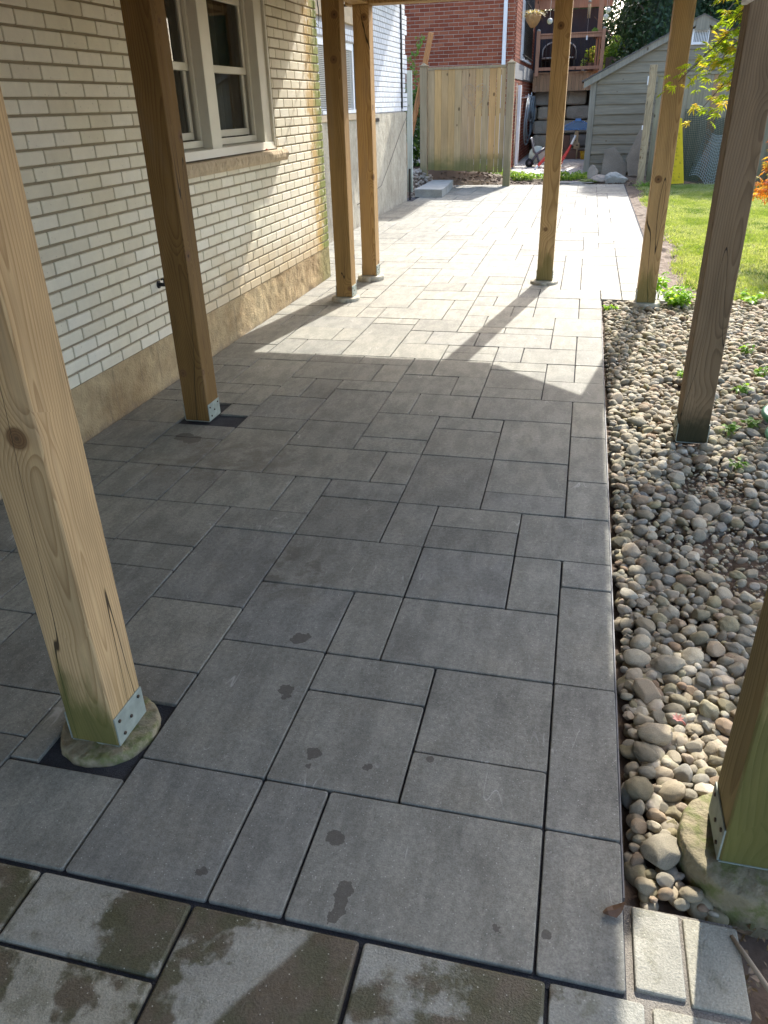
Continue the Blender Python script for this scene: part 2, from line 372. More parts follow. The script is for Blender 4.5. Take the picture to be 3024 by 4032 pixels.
    def mesh(s, name, mats):
        me = bpy.data.meshes.new(name); me.from_pydata(s.v, [], s.f)
        for m in (mats if isinstance(mats, (list, tuple)) else [mats]): me.materials.append(m)
        a = me.attributes.new('tone', 'FLOAT', 'FACE'); a.data.foreach_set('value', np.array(s.t, dtype=np.float32))
        me.polygons.foreach_set('use_smooth', s.smooth); me.polygons.foreach_set('material_index', s.mi); me.update(); return me
    def obj(s, name, mats, parent=None, origin=None):
        if origin is not None:
            o = Vector(origin); s.v = [(v[0] - o.x, v[1] - o.y, v[2] - o.z) for v in s.v]
        ob = bpy.data.objects.new(name, s.mesh(name, mats)); C.objects.link(ob)
        if origin is not None: ob.location = origin
        if parent is not None:
            ob.parent = parent
        return ob

def tag(o, label, cat, group=None, kind=None):
    if label: o['label'] = label
    if cat: o['category'] = cat
    if group: o['group'] = group
    if kind: o['kind'] = kind
    return o
def thing(name, label, cat, loc=(0, 0, 0), group=None):
    o = bpy.data.objects.new(name, None); C.objects.link(o); o.location = loc; o.empty_display_size = 0.1
    return tag(o, label, cat, group)
def struct(o): o['kind'] = 'structure'; return o
def plabel(o, l): o['label'] = l; return o

def fbm(p, o=3):
    s = 0; a = 1
    for i in range(o): s += a * mnoise.noise(p); p = p * 2.03 + Vector((3.1, 1.7, 9.2)); a *= 0.5
    return s
_ico = {}
def ico(level):
    if level in _ico: return _ico[level]
    t = (1 + 5 ** .5) / 2
    v = [Vector(p).normalized() for p in [(-1, t, 0), (1, t, 0), (-1, -t, 0), (1, -t, 0), (0, -1, t), (0, 1, t), (0, -1, -t), (0, 1, -t), (t, 0, -1), (t, 0, 1), (-t, 0, -1), (-t, 0, 1)]]
    f = [(0,11,5),(0,5,1),(0,1,7),(0,7,10),(0,10,11),(1,5,9),(5,11,4),(11,10,2),(10,7,6),(7,1,8),(3,9,4),(3,4,2),(3,2,6),(3,6,8),(3,8,9),(4,9,5),(2,4,11),(6,2,10),(8,6,7),(9,8,1)]
    for _ in range(level):
        cache = {}; nf = []
        def mid(a, b):
            k = (min(a, b), max(a, b))
            if k not in cache: cache[k] = len(v); v.append(((v[a] + v[b]) / 2).normalized())
            return cache[k]
        for a, b, c in f:
            ab, bc, ca = mid(a, b), mid(b, c), mid(c, a); nf += [(a, ab, ca), (b, bc, ab), (c, ca, bc), (ab, bc, ca)]
        f = nf
    _ico[level] = (v, f); return _ico[level]
def rock(level, size, rough=0.15, seed=0, flat=0.0, freq=1.3):
    """rounded or faceted stone; flat>0 cuts planar facets"""
    V, F = ico(level); rr = random.Random(seed); off = Vector((rr.uniform(-50, 50), rr.uniform(-50, 50), rr.uniform(-50, 50)))
    planes = [(Vector((rr.gauss(0, 1), rr.gauss(0, 1), rr.gauss(0, 1))).normalized(), rr.uniform(0.62, 0.9)) for _ in range(int(flat))]
    out = []
    for p in V:
        q = p * (1 + rough * fbm(p * freq + off, 3))
        for nrm, d in planes:
            h = q.dot(nrm)
            if h > d: q = q - nrm * (h - d) * 0.9
        out.append((q.x * size[0], q.y * size[1], q.z * size[2]))
    return out, F

# ---------------------------------------------------------------- materials
M_paver = paver_mat(); M_oldpav = old_paver_mat(); M_sand = sand_mat('joint_sand', (0.045, 0.046, 0.05)); M_greysand = sand_mat('grey_sand', (0.22, 0.20, 0.17))
FRESH_L, FRESH_D = (0.53, 0.365, 0.185), (0.26, 0.145, 0.058)
WARM_L, WARM_D = (0.45, 0.285, 0.125), (0.20, 0.095, 0.03)
GREY_L, GREY_D = (0.235, 0.162, 0.088), (0.105, 0.066, 0.033)
W_fresh = wood_mat('lumber_fresh', FRESH_L, FRESH_D, algae=0.85, ah=0.28, ring=125)
W_warm = wood_mat('lumber_warm', (0.375, 0.24, 0.098), (0.18, 0.095, 0.032), ring=115)
W_shaded = wood_mat('lumber_shaded', (0.20, 0.115, 0.036), (0.095, 0.046, 0.012), ring=110)  # darker stain, plus the shade on the second post put into its colour
W_halfshade = wood_mat('lumber_halfshade', (0.30, 0.185, 0.066), (0.14, 0.072, 0.022), ring=110)  # milder copy: some of the third post's shade is in the colour
W_warmalg = wood_mat('lumber_warm_mossy', (0.44, 0.30, 0.14), (0.21, 0.12, 0.048), algae=0.6, ah=0.3, ring=115)
W_grey = wood_mat('lumber_weathered', GREY_L, GREY_D, dark_wet=0.9, ring=105)
W_green = wood_mat('lumber_green', (0.34, 0.25, 0.11), (0.17, 0.11, 0.04), algae=0.8, ah=0.75, ring=100)
M_galv = plain('galvanized_steel', (0.27, 0.30, 0.255), 0.65, 0.35, 0.1, 0.35, 30)
M_screw = plain('screw_steel', (0.07, 0.05, 0.035), 0.5, 0.5, 0.6)
M_conc = foundation_mat('footing_concrete', (0.36, 0.33, 0.25), (0.50, 0.47, 0.38))
M_concmoss = rock_mat('mossy_concrete', [(0, (0.21, 0.18, 0.11)), (1, (0.26, 0.22, 0.14))], 14, 120, 0.014, moss=0.75)
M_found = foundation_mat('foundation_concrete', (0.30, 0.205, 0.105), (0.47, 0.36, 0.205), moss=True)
M_found2 = foundation_mat('wing_concrete', (0.33, 0.295, 0.225), (0.44, 0.40, 0.31))
M_wbrick = brick_mat('white_brick', [(0, (0.69, 0.63, 0.49)), (0.5, (0.75, 0.70, 0.55)), (1, (0.79, 0.74, 0.61))], soil=True, var=0.12)
M_wmort = plain('white_brick_mortar', (0.29, 0.245, 0.165), 0.95, 0.1, 0, 0.2, 12, 0.3)
M_wing = brick_mat('wing_brick', [(0, (0.56, 0.575, 0.59)), (1, (0.66, 0.665, 0.67))], var=0.1)
M_wingm = plain('wing_mortar', (0.34, 0.32, 0.30), 0.95, 0.1)
M_rbrick = brick_mat('red_brick', [(0, (0.20, 0.050, 0.026)), (0.5, (0.26, 0.072, 0.036)), (1, (0.31, 0.105, 0.055))], var=0.2)
M_rmort = plain('red_brick_mortar', (0.50, 0.43, 0.36), 0.95, 0.1)
M_stonesill = plain('sill_stone', (0.50, 0.40, 0.27), 0.9, 0.15, 0, 0.2, 10, 0.6)
M_white = plain('window_vinyl', (0.66, 0.63, 0.52), 0.45, 0.4, 0, 0.06)
M_white2 = plain('white_paint', (0.76, 0.77, 0.76), 0.5, 0.4, 0, 0.06)
M_dark = plain('dark_interior', (0.035, 0.028, 0.022), 0.9, 0.1)
M_curtain = plain('curtain_cloth', (0.20, 0.165, 0.13), 0.9, 0.1, 0, 0.3, 3)
M_glass = glass_mat('window_glass'); M_screen = plain('insect_screen', (0.10, 0.09, 0.07), 0.8, 0.2)
M_bronze = plain('dark_metal', (0.03, 0.027, 0.025), 0.4, 0.5, 0.3)
M_soil = rock_mat('soil', [(0, (0.10, 0.07, 0.05)), (1, (0.13, 0.095, 0.065))], 3, 60, 0.02)
M_black = plain('black_plastic', (0.02, 0.02, 0.022), 0.5)
STONES = [(0, (0.188, 0.155, 0.106)), (0.13, (0.338, 0.282, 0.195)), (0.26, (0.188, 0.169, 0.131)), (0.38, (0.423, 0.365, 0.263)), (0.5, (0.226, 0.15, 0.093)), (0.62, (0.47, 0.419, 0.322)), (0.74, (0.141, 0.119, 0.085)), (0.84, (0.31, 0.265, 0.153)), (0.92, (0.244, 0.228, 0.195)), (1.0, (0.263, 0.223, 0.161))]
M_stone = rock_mat('river_stone', STONES, 16, 110, 0.006, 0.8, moss=.25)
M_chip = rock_mat('stone_chips', [(0, (0.36, 0.30, 0.23)), (1, (0.26, 0.2, 0.15))], 14, 130, 0.003)
M_block = rock_mat('armour_stone', [(0, (0.50, 0.43, 0.33)), (0.5, (0.58, 0.48, 0.35)), (1, (0.42, 0.375, 0.31))], 3.5, 30, 0.03)
M_slab = rock_mat('cut_grey_stone', [(0, (0.31, 0.30, 0.26)), (1, (0.33, 0.32, 0.28))], 6, 60, 0.015)
M_pale = rock_mat('pale_rock', [(0, (0.26, 0.235, 0.19)), (0.5, (0.33, 0.265, 0.21)), (1, (0.36, 0.335, 0.28))], 4, 60, 0.02)
M_flag = rock_mat('flagstone', [(0, (0.20, 0.175, 0.13)), (1, (0.225, 0.19, 0.145))], 4, 50, 0.01)

# ---------------------------------------------------------------- patio paving (x across from the house wall, y away from the camera)
UX, UY, X0, Y0 = 0.1743, 0.1723, 0.213 - 15 * 0.1743, 0.918
LAY = """14 0 15 2,11 0 14 2,10 0 11 2,8 0 10 2,14 2 15 5,12 2 14 3,12 3 14 5,10 2 12 4,10 4 12 5,8 2 10 5,6 4 8 6,8 5 10 7,10 5 11 7,11 5 14 7,14 5 15 8,14 8 15 9,13 7 14 9,13 9 15 11,11 7 13 9,8 7 11 9,6 6 8 9,4 7 6 8,4 8 6 10,11 10 13 11,11 9 13 10,10 9 11 11,8 9 10 11,8 11 10 12,7 10 8 12,5 10 7 12,6 9 8 10,4 10 5 12,3 10 4 12,14 11 15 13,14 13 15 16,14 16 15 19,12 12 14 14,12 11 14 12,10 11 12 14,12 14 14 17,10 16 12 17,10 14 12 16,6 12 9 14,9 12 10 14,8 14 10 15,8 15 10 17,6 14 8 16,6 16 8 19,4 12 6 15,2 12 4 14,2 14 4 15,0 13 2 15,0 12 2 13,0 15 1 17,3 17 4 19,3 16 4 17,4 15 6 16,4 16 6 18,4 18 5 20,5 18 6 20,6 19 8 20,4 20 7 22,7 20 8 22,2 19 4 22,0 22 2 24,2 22 4 23,4 22 6 23,6 22 8 23,8 21 9 23,9 21 11 23,8 19 10 21,10 19 11 21,8 17 9 19,9 17 11 19,11 17 14 19,11 19 13 20,11 20 13 22,11 22 13 23,11 23 12 25,12 23 14 25,14 23 15 25,14 21 15 23,13 21 14 23,13 19 15 21,0 24 2 27,2 25 4 27,4 25 5 27,2 23 3 25,3 23 5 25,5 23 7 26,5 26 7 28,5 28 7 29,7 27 9 29,7 25 8 27,8 25 10 27,7 23 9 25,9 24 11 25,9 23 11 24,10 25 13 27,11 27 13 28,9 27 11 28,9 28 10 30,10 28 13 30,13 27 15 30,13 25 14 27,14 25 15 27,5 29 8 31,4 29 5 31,8 29 9 31,0 27 1 29,1 27 2 29,2 27 5 29,2 29 4 31,0 29 2 31,0 31 1 33,3 31 4 33,4 31 6 34,6 31 8 33,8 31 9 33,9 30 11 32,11 30 12 32,9 32 10 34,10 32 12 34,12 32 14 34,14 32 15 34,12 30 14 32,14 30 15 32,9 34 11 35,9 35 11 37,11 34 12 36,12 34 15 36,6 33 9 35,4 34 6 36,4 36 6 39,6 35 8 37,8 35 9 37,6 37 7 39,4 39 6 41,14 43 16 45,14 38 16 43,14 36 16 38,13 36 14 38,13 38 14 40,4 5 6 7,4 3 6 5,4 2 6 3,4 0 6 2,2 5 3 7,3 5 4 7,2 3 4 5,1 15 2 17"""
rects = [tuple(int(a) for a in q.split()) for q in LAY.split(',')]
grid = {}
for a, b, c, d in rects:
    for i in range(a, c):
        for j in range(b, d): grid[(i, j)] = 1
NR = 93
def inside(i, j):
    if j < 0 or j >= NR: return False
    lo = 0 if j < 38 else (-4 if j < 76 else -3)
    hi = 15 if j < 34 else 18
    if 6 <= i < 8 and j < 4: return False
    if (i, j) in ((2, 15), (3, 15), (2, 16)): return False
    return lo <= i < hi
R = random.Random(11)
SZ = [(2, 2), (2, 2), (3, 2), (2, 1), (2, 1), (1, 2), (1, 2), (2, 3), (3, 2), (2, 1), (3, 1)]
for j in range(NR):
    for i in range(-4, 18):
        if not inside(i, j) or (i, j) in grid: continue
        free = lambda p, q_: inside(p, q_) and (p, q_) not in grid
        run = 0
        while run < 6 and free(i + run, j): run += 1
        opts = [(a, b) for a in (1, 2, 3, 4) for b in (1, 2, 3) if a <= run and run - a != 1 and all(free(i + p, j + q_) for p in range(a) for q_ in range(b))]
        wts = [{(2, 2): 6, (3, 2): 5, (2, 1): 4, (1, 2): 1.2, (3, 1): 3, (2, 3): 1.2, (3, 3): .6, (4, 2): 1.2, (4, 1): 1, (1, 1): .15}.get(o_, .1) for o_ in opts]
        a, b = R.choices(opts, wts)[0] if opts else (1, 1)
        rects.append((i, j, i + a, j + b))
        for p in range(a):
            for q_ in range(b): grid[(i + p, j + q_)] = 1
def slab(mb, x0, y0, x1, y1, gap=0.0029, ch=0.0028, th=0.06, z=0.0, cor=0.006, rr=R, tilt=0.0012):
    x0 += gap; x1 -= gap; y0 += gap; y1 -= gap; t = rr.random()
    if x1 - x0 < .02 or y1 - y0 < .02: return
    jj = lambda: rr.uniform(-0.0009, 0.0009)
    x0 += jj(); x1 += jj(); y0 += jj(); y1 += jj()
    def ringp(ins, zz, c):
        a0, a1, b0, b1 = x0 + ins, x1 - ins, y0 + ins, y1 - ins
        return [(a0 + c, b0, zz), (a1 - c, b0, zz), (a1 - .3 * c, b0 + .3 * c, zz), (a1, b0 + c, zz), (a1, b1 - c, zz), (a1 - .3 * c, b1 - .3 * c, zz), (a1 - c, b1, zz), (a0 + c, b1, zz), (a0 + .3 * c, b1 - .3 * c, zz), (a0, b1 - c, zz), (a0, b0 + c, zz), (a0 + .3 * c, b0 + .3 * c, zz)]
    tz = [rr.uniform(-tilt, tilt) for _ in range(3)]
    rings = [ringp(0, -th, cor), ringp(0, -ch, cor), ringp(ch * .35, -ch * .25, cor), ringp(ch, 0, cor)]
    vs = []
    for k, rg in enumerate(rings):
        for (x, y, zz) in rg:
            vs.append((x, y, z + zz + (tz[0] + tz[1] * (x - x0) / (x1 - x0) + tz[2] * (y - y0) / (y1 - y0) if k else 0)))
    n = 12; fs = [(k * n + i, k * n + (i + 1) % n, (k + 1) * n + (i + 1) % n, (k + 1) * n + i) for k in range(3) for i in range(n)]
    fs.append(tuple(3 * n + i for i in range(n)))
    mb.add(vs, fs, t)
mb = MB()
gx = lambda c: X0 + UX * c
gy = lambda r: Y0 + UY * r
for a, b, c, d in rects:
    slab(mb, gx(a), gy(b), gx(c), gy(d))
# slabs cut round the first footing
slab(mb, gx(6), gy(0), gx(8), gy(1.57)); slab(mb, gx(6), gy(1.59), gx(6.5), gy(3.13), cor=.002); slab(mb, gx(6), gy(3.17), gx(8), gy(4))
struct(mb.obj('patio_paving', M_paver))
mb = MB(); mb.box(-3.9, 0.2135, 0.90, 16.96, -0.12, -0.011); mb.box(0.2135, 0.757, 6.80, 16.96, -0.12, -0.011)
struct(mb.obj('paving_bed', M_sand))
M_slabdark = plain('edging_metal', (0.16, 0.16, 0.16), .6, .3, 0, .5, 20)
# the older paving at the near end
mb = MB(); R2 = random.Random(5)
for a, b, c, d in [(7.73, -1.01, 9.86, -0.03), (5.6, -1.01, 7.73, -0.03), (3.5, -1.01, 5.6, -0.03), (9.86, -2.1, 12.02, -0.03), (12.02, -2.1, 14.15, -0.03), (7.73, -3.1, 9.86, -1.01), (5.3, -3.1, 7.73, -1.01), (9.86, -4.2, 12.02, -2.1), (12.02, -4.2, 14.15, -2.1), (3.1, -3.1, 5.3, -1.01), (3, -4.2, 9.86, -3.1)]:
    slab(mb, gx(a), gy(b), gx(c), gy(d), gap=.004, ch=.006, rr=R2, z=-0.003)
slab(mb, gx(14.15), gy(-1.6), gx(15.2), gy(-0.02), gap=.004, rr=R2, z=-0.004); slab(mb, gx(15.24), gy(-1.4), gx(16.35), gy(-0.02), gap=.005, rr=R2, z=-0.01, tilt=.004)
slab(mb, gx(15.09), gy(0.10), gx(15.64), gy(1.13), gap=.001, ch=.004, rr=R2, z=-0.010, cor=.004, tilt=.003); slab(mb, gx(15.68), gy(0.05), gx(16.30), gy(1.12), gap=.001, ch=.004, rr=R2, z=-0.013, cor=.004, tilt=.004)
slab(mb, gx(14.15), gy(-4.2), gx(16.3), gy(-1.62), gap=.004, rr=R2, z=-0.006)
struct(mb.obj('old_paving', M_oldpav))
mb = MB(); mb.box(-2.45, 0.213, -2.0, 0.90, -0.12, -0.014)
struct(mb.obj('old_paving_bed', M_sand))
mb = MB(); mb.box(0.2145, 0.432, 0.91, 1.118, -0.12, -0.019); mb.box(0.2145, 0.52, -0.2, 0.9095, -0.12, -0.019)
struct(mb.obj('brick_bed', M_greysand))
# edge restraint of the paving
mb = MB(); mb.box(0.2142, 0.2175, 1.13, 6.76, -0.05, -0.012); mb.box(0.2142, 0.75, 6.766, 6.770, -0.05, -0.012)
tag(mb.obj('edge_restraint', M_slabdark), 'thin metal edging strip along the stone bed side of the paving', 'edging')

# ---------------------------------------------------------------- terrain
mb = MB()
n = 60
def gz(x, y):
    return -0.075 + 0.02 * fbm(Vector((x * .7, y * .7, 0)), 2)
mb.quad((-400, -400, -.14), (400, -400, -.14), (400, 400, -.14), (-400, 400, -.14))
struct(mb.obj('yard_ground', M_soil))
def sheet(name, x0, x1, y0, y1, nx, ny, fz, mat, keep=None):
    mb = MB(); mb.sm = True; idx = {}
    for j in range(ny + 1):
        for i in range(nx + 1):
            x = x0 + (x1 - x0) * i / nx; y = y0 + (y1 - y0) * j / ny
            idx[(i, j)] = len(mb.v); mb.v.append((x, y, fz(x, y)))
    for j in range(ny):
        for i in range(nx):
            cx = x0 + (x1 - x0) * (i + .5) / nx; cy = y0 + (y1 - y0) * (j + .5) / ny
            if keep and not keep(cx, cy): continue
            mb.f.append((idx[(i, j)], idx[(i + 1, j)], idx[(i + 1, j + 1)], idx[(i, j + 1)])); mb.t.append(.5); mb.smooth.append(True); mb.mi.append(0)
    return mb.obj(name, mat)
struct(sheet('stone_bed_soil', 0.219, 5.0, -1.5, 7.1, 110, 200, lambda x, y: -0.055 + 0.022 * fbm(Vector((x * 3, y * 3, 0)), 3) + (0.03 if x > .9 else 0), M_soil, lambda x, y: not (x < .43 and y < 1.12)))
struct(sheet('soil_strip', 0.757, 1.30, 6.80, 18.6, 40, 500, lambda x, y: -0.035 + 0.030 * fbm(Vector((x * 7, y * 7, 3)), 5) - .02 * max(0, min(1, (x - 1.05) * 8)), M_soil))
def bank(x, y):
    t = max(0, min(1, (y - 16.97) / 0.35)); l = max(0, min(1, (-1.3 - x) / 1.4))
    return -0.03 + t * (0.03 + 0.30 * l) + 0.05 * t * fbm(Vector((x * 3, y * 3, 8)), 4)
struct(sheet('soil_bank', -4.6, 2.0, 16.965, 18.9, 150, 50, bank, M_soil))
M_npav = brick_mat('pale_concrete', [(0, (0.50, 0.48, 0.44)), (1, (0.60, 0.57, 0.52))], var=0.1)
mb = MB(); R3 = random.Random(3)
yy = 18.9
while yy < 27.5:
    xx = -3.5 + R3.uniform(0, .2)
    while xx < 0.4:
        ww = R3.choice((.3, .45, .45, .6)); mb.box(xx + .006, xx + ww - .006, yy + .006, yy + .294, -.1, 0.0, R3.random(), .004); xx += ww
    yy += .3
struct(mb.obj('neighbour_patio', M_npav))
mb = MB(); mb.box(-3.6, .5, 18.9, 27.6, -.12, -.006); struct(mb.obj('neighbour_patio_bed', M_greysand))
# ---------------------------------------------------------------- lawn
rg = np.random.default_rng(4)
def blades(name, n, xr, yr, h, wd, mats, keep, tone=(0, 1), zb=-0.03, dens=None, spread=.5):
    x = rg.uniform(*xr, n); y = rg.uniform(*yr, n); k = keep(x, y); x = x[k]; y = y[k]; n = len(x)
    a = rg.uniform(0, 2 * PI, n); hh = h * rg.uniform(.45, 1.15, n); ln = rg.uniform(.15, spread + .35, n); b = rg.uniform(0, 2 * PI, n)
    dx = np.cos(a) * wd / 2; dy = np.sin(a) * wd / 2; lx = np.cos(b) * hh * ln; ly = np.sin(b) * hh * ln
    z0 = np.full(n, zb)
    v = np.stack([np.stack([x - dx, y - dy, z0], 1), np.stack([x + dx, y + dy, z0], 1), np.stack([x + dx * .8 + lx * .35, y + dy * .8 + ly * .35, z0 + hh * .6], 1), np.stack([x - dx * .8 + lx * .35, y - dy * .8 + ly * .35, z0 + hh * .6], 1), np.stack([x + lx, y + ly, z0 + hh], 1)], 1).reshape(-1, 3)
    me = bpy.data.meshes.new(name); me.vertices.add(5 * n); me.vertices.foreach_set('co', v.astype(np.float32).ravel())
    base = np.arange(n)[:, None] * 5
    lv = np.concatenate([base + [0, 1, 2, 3], base + [3, 2, 4]], 1).ravel().astype(np.int32)
    me.loops.add(7 * n); me.loops.foreach_set('vertex_index', lv)
    st = np.concatenate([np.arange(n)[:, None] * 7, np.arange(n)[:, None] * 7 + 4], 1).ravel().astype(np.int32)
    me.polygons.add(2 * n); me.polygons.foreach_set('loop_start', st); me.update(calc_edges=True)
    me.materials.append(mats)
    t = np.repeat(rg.uniform(*tone, n), 2) if dens is None else np.repeat(np.clip(rg.normal(dens(x, y), .12, n), 0, 1), 2)
    at = me.attributes.new('tone', 'FLOAT', 'FACE'); at.data.foreach_set('value', t.astype(np.float32))
    ob = bpy.data.objects.new(name, me); C.objects.link(ob); return ob
M_grass = leaf_mat('grass_blade', [(0, (0.09, 0.16, 0.02)), (0.25, (0.15, 0.23, 0.035)), (0.5, (0.26, 0.32, 0.075)), (0.75, (0.36, 0.40, 0.14)), (1.0, (0.50, 0.49, 0.30))], 0.35)
def patchf(x, y):
    return 0.42 + 0.30 * np.sin(x * 3.3 + 1.1 * np.sin(y * 1.4)) * np.sin(y * 2.7 + x) + 0.2 * np.sin(x * 9 + 3 * np.sin(y * 3)) * np.sin(y * 8 + 2 * np.sin(x * 5))
def lawnedge(y): return 1.03 + 0.07 * np.sin(y * 2.1) + 0.04 * np.sin(y * 7.3)
def klawn(x, y):
    e = lawnedge(y) + rg.normal(0, .05, len(x)); return (x > e) & (y > 6.95 + .08 * np.sin(x * 5) + rg.normal(0, .04, len(x)))
tag(blades('lawn', 230000, (0.9, 4.2), (6.8, 16.9), 0.045, 0.007, M_grass, klawn, dens=patchf, spread=.9), 'patchy bright green lawn beyond the soil strip and the stone bed', 'grass', kind='stuff')
M_turf = rock_mat('turf', [(0, (0.10, 0.12, 0.03)), (1, (0.16, 0.15, 0.06))], 6, 50, 0.01)
struct(sheet('lawn_ground', 1.1, 9, 7.0, 17.4, 40, 60, lambda x, y: -0.022 + .008 * mnoise.noise(Vector((x * 2, y * 2, 0))), M_turf))
# ---------------------------------------------------------------- river stones
POSTS = {}  # name: (x0, y0, z0)
RS = random.Random(21)
lib = []
for k in range(16):
    vs, fs = rock(3, (1, RS.uniform(.68, .9), RS.uniform(.42, .66)), .13 if k % 4 else .22, 100 + k, flat=(0, 7, 3)[k % 3], freq=1.15)
    m = MB(); m.sm = True; m.add(vs, fs, 0.0, True); lib.append(m.mesh('river_stone', M_stone))
lowlib = []
for k in range(16):
    vs, fs = rock(2, (1, RS.uniform(.68, .9), RS.uniform(.42, .66)), .13 if k % 4 else .22, 100 + k, flat=(0, 7, 3)[k % 3], freq=1.15)
    lowlib.append((np.array(vs), np.array(fs)))
def bedfree(x, y, r):
    if x < 0.228 + r * .9 or y > 6.92 + .05 * math.sin(x * 4): return False
    if y > 6.75 - r and x < 0.76: return False
    if x < 0.47 and y < 1.13 + r * .8: return False
    if y < 1.13 and x < 0.78 : return False
    if (x - .487) ** 2 + (y - 1.285) ** 2 < (.155 + r * .6) ** 2: return False
    if .547 - r * .8 < x < .687 + r * .8 and 3.702 - r * .8 < y < 3.842 + r * .8: return False
    if (x - .556) ** 2 + (y - 6.62) ** 2 < (.12) ** 2: return False
    return True
cellsz = 0.06; occ = {}
def tryplace(x, y, r, f):
    ci, cj = int(x / cellsz), int(y / cellsz)
    for i in range(ci - 2, ci + 3):
        for j in range(cj - 2, cj + 3):
            for (a, b, c) in occ.get((i, j), ()):
                if (a - x) ** 2 + (b - y) ** 2 < ((c + r) * f) ** 2: return False
    occ.setdefault((ci, cj), []).append((x, y, r)); return True
def bare(x, y):  # patches where soil and chips show through
    for (a, b, r) in ((.80, 2.02, .2), (.78, 2.62, .24), (.66, 3.25, .15), (.95, 1.55, .2), (1.1, 2.2, .25), (.45, 2.75, .08), (.62, 4.6, .08)):
        if (x - a) ** 2 + ((y - b) * .8) ** 2 < r * r: return True
    return False
stones = []
XM = lambda y: min(2.6, 0.95 + .28 * y)
for rad, tries in ((.040, 130), (.031, 1500), (.024, 9000), (.018, 34000), (.0125, 60000)):
    for _ in range(tries):
        y = RS.uniform(.6, 6.95); x = RS.uniform(.23, XM(y)); r = rad * RS.uniform(.85, 1.15)
        if not bedfree(x, y, r): continue
        if bare(x, y) and RS.random() < .93: continue
        if tryplace(x, y, r, .80): stones.append((x, y, r, 0.0))
for _ in range(5000):   # a lower layer filling the gaps
    y = RS.uniform(.6, 6.95); x = RS.uniform(.24, XM(y)); r = RS.uniform(.02, .034)
    if bedfree(x, y, r * .5) and not bare(x, y): stones.append((x, y, r, -.022))
def stone_matrix(x, y, r, dz):
    h = r * .5
    return Matrix.Translation((x, y, -.03 + h + dz + RS.uniform(0, .014))) @ Matrix.Rotation(RS.uniform(0, 6.28), 4, 'Z') @ Matrix.Rotation(RS.gauss(0, .28), 4, 'X') @ Matrix.Rotation(RS.gauss(0, .28), 4, 'Y') @ Matrix.Scale(r * 1.12, 4)
def proj(x, y):
    p = Vector((x, y, -1.5)); d = p.dot(RZ); return (p.dot(RX) / d * 2994 + 1512, p.dot(RY) / d * 2994 + 2016)
def seen(x, y):
    u, v = proj(x, y); return -20 < u < 3044 and v < 4050 and y > 1.1
top = sorted([s for s in stones if s[3] == 0 and seen(s[0], s[1]) and not (s[0] > .53 and s[1] < 1.2)], key=lambda s: -s[2] / (s[0] ** 2 + s[1] ** 2 + 2.25) ** .5)[:300]
tops = set(top)
for s in top:
    o = bpy.data.objects.new('river_stone', lib[RS.randrange(16)]); C.objects.link(o); o.matrix_world = stone_matrix(*s)
    tag(o, 'smooth rounded river stone among the larger ones at the near end of the stone bed', 'stone', 'larger river stones at the near end of the bed')
V = []; F = []; T = []; o_ = 0
for s in stones:
    if s in tops: continue
    vs, fs = lowlib[RS.randrange(16)]; Ms = np.array(stone_matrix(*s))
    V.append(vs @ Ms[:3, :3].T + Ms[:3, 3]); F.append(fs + o_); T.append(np.full(len(fs), RS.random())); o_ += len(vs)
vs, fs = rock(1, (1, .8, .5), .25, 7, flat=4); vs = np.array(vs); fs = np.array(fs)
for _ in range(9000):
    y = RS.uniform(.9, 4.2); x = RS.uniform(.24, XM(y)); 
    if not bedfree(x, y, .003) or (not bare(x, y) and RS.random() < .75): continue
    r = RS.uniform(.004, .010)
    Ms = np.array(Matrix.Translation((x, y, -.045 + (.02 if bare(x, y) else 0) + RS.uniform(0, .012) + (.028 if x > .9 else 0))) @ Matrix.Rotation(RS.uniform(0, 6.28), 4, 'Z') @ Matrix.Rotation(RS.uniform(-.8, .8), 4, 'X') @ Matrix.Scale(r, 4))
    V.append(vs @ Ms[:3, :3].T + Ms[:3, 3]); F.append(fs + o_); T.append(np.full(len(fs), RS.random())); o_ += len(vs)
V = np.concatenate(V); F = np.concatenate(F); T = np.concatenate(T)
me = bpy.data.meshes.new('river_pebbles'); me.vertices.add(len(V)); me.vertices.foreach_set('co', V.astype(np.float32).ravel())
me.loops.add(F.size); me.loops.foreach_set('vertex_index', F.astype(np.int32).ravel()); me.polygons.add(len(F)); me.polygons.foreach_set('loop_start', (np.arange(len(F)) * 3).astype(np.int32))
me.update(calc_edges=True); me.polygons.foreach_set('use_smooth', np.ones(len(F), bool)); me.materials.append(M_stone)
a_ = me.attributes.new('tone', 'FLOAT', 'FACE'); a_.data.foreach_set('value', T.astype(np.float32))
o = bpy.data.objects.new('river_pebbles', me); C.objects.link(o); tag(o, 'bed of grey and tan river pebbles stretching from the posts to the lawn', 'pebbles', kind='stuff')

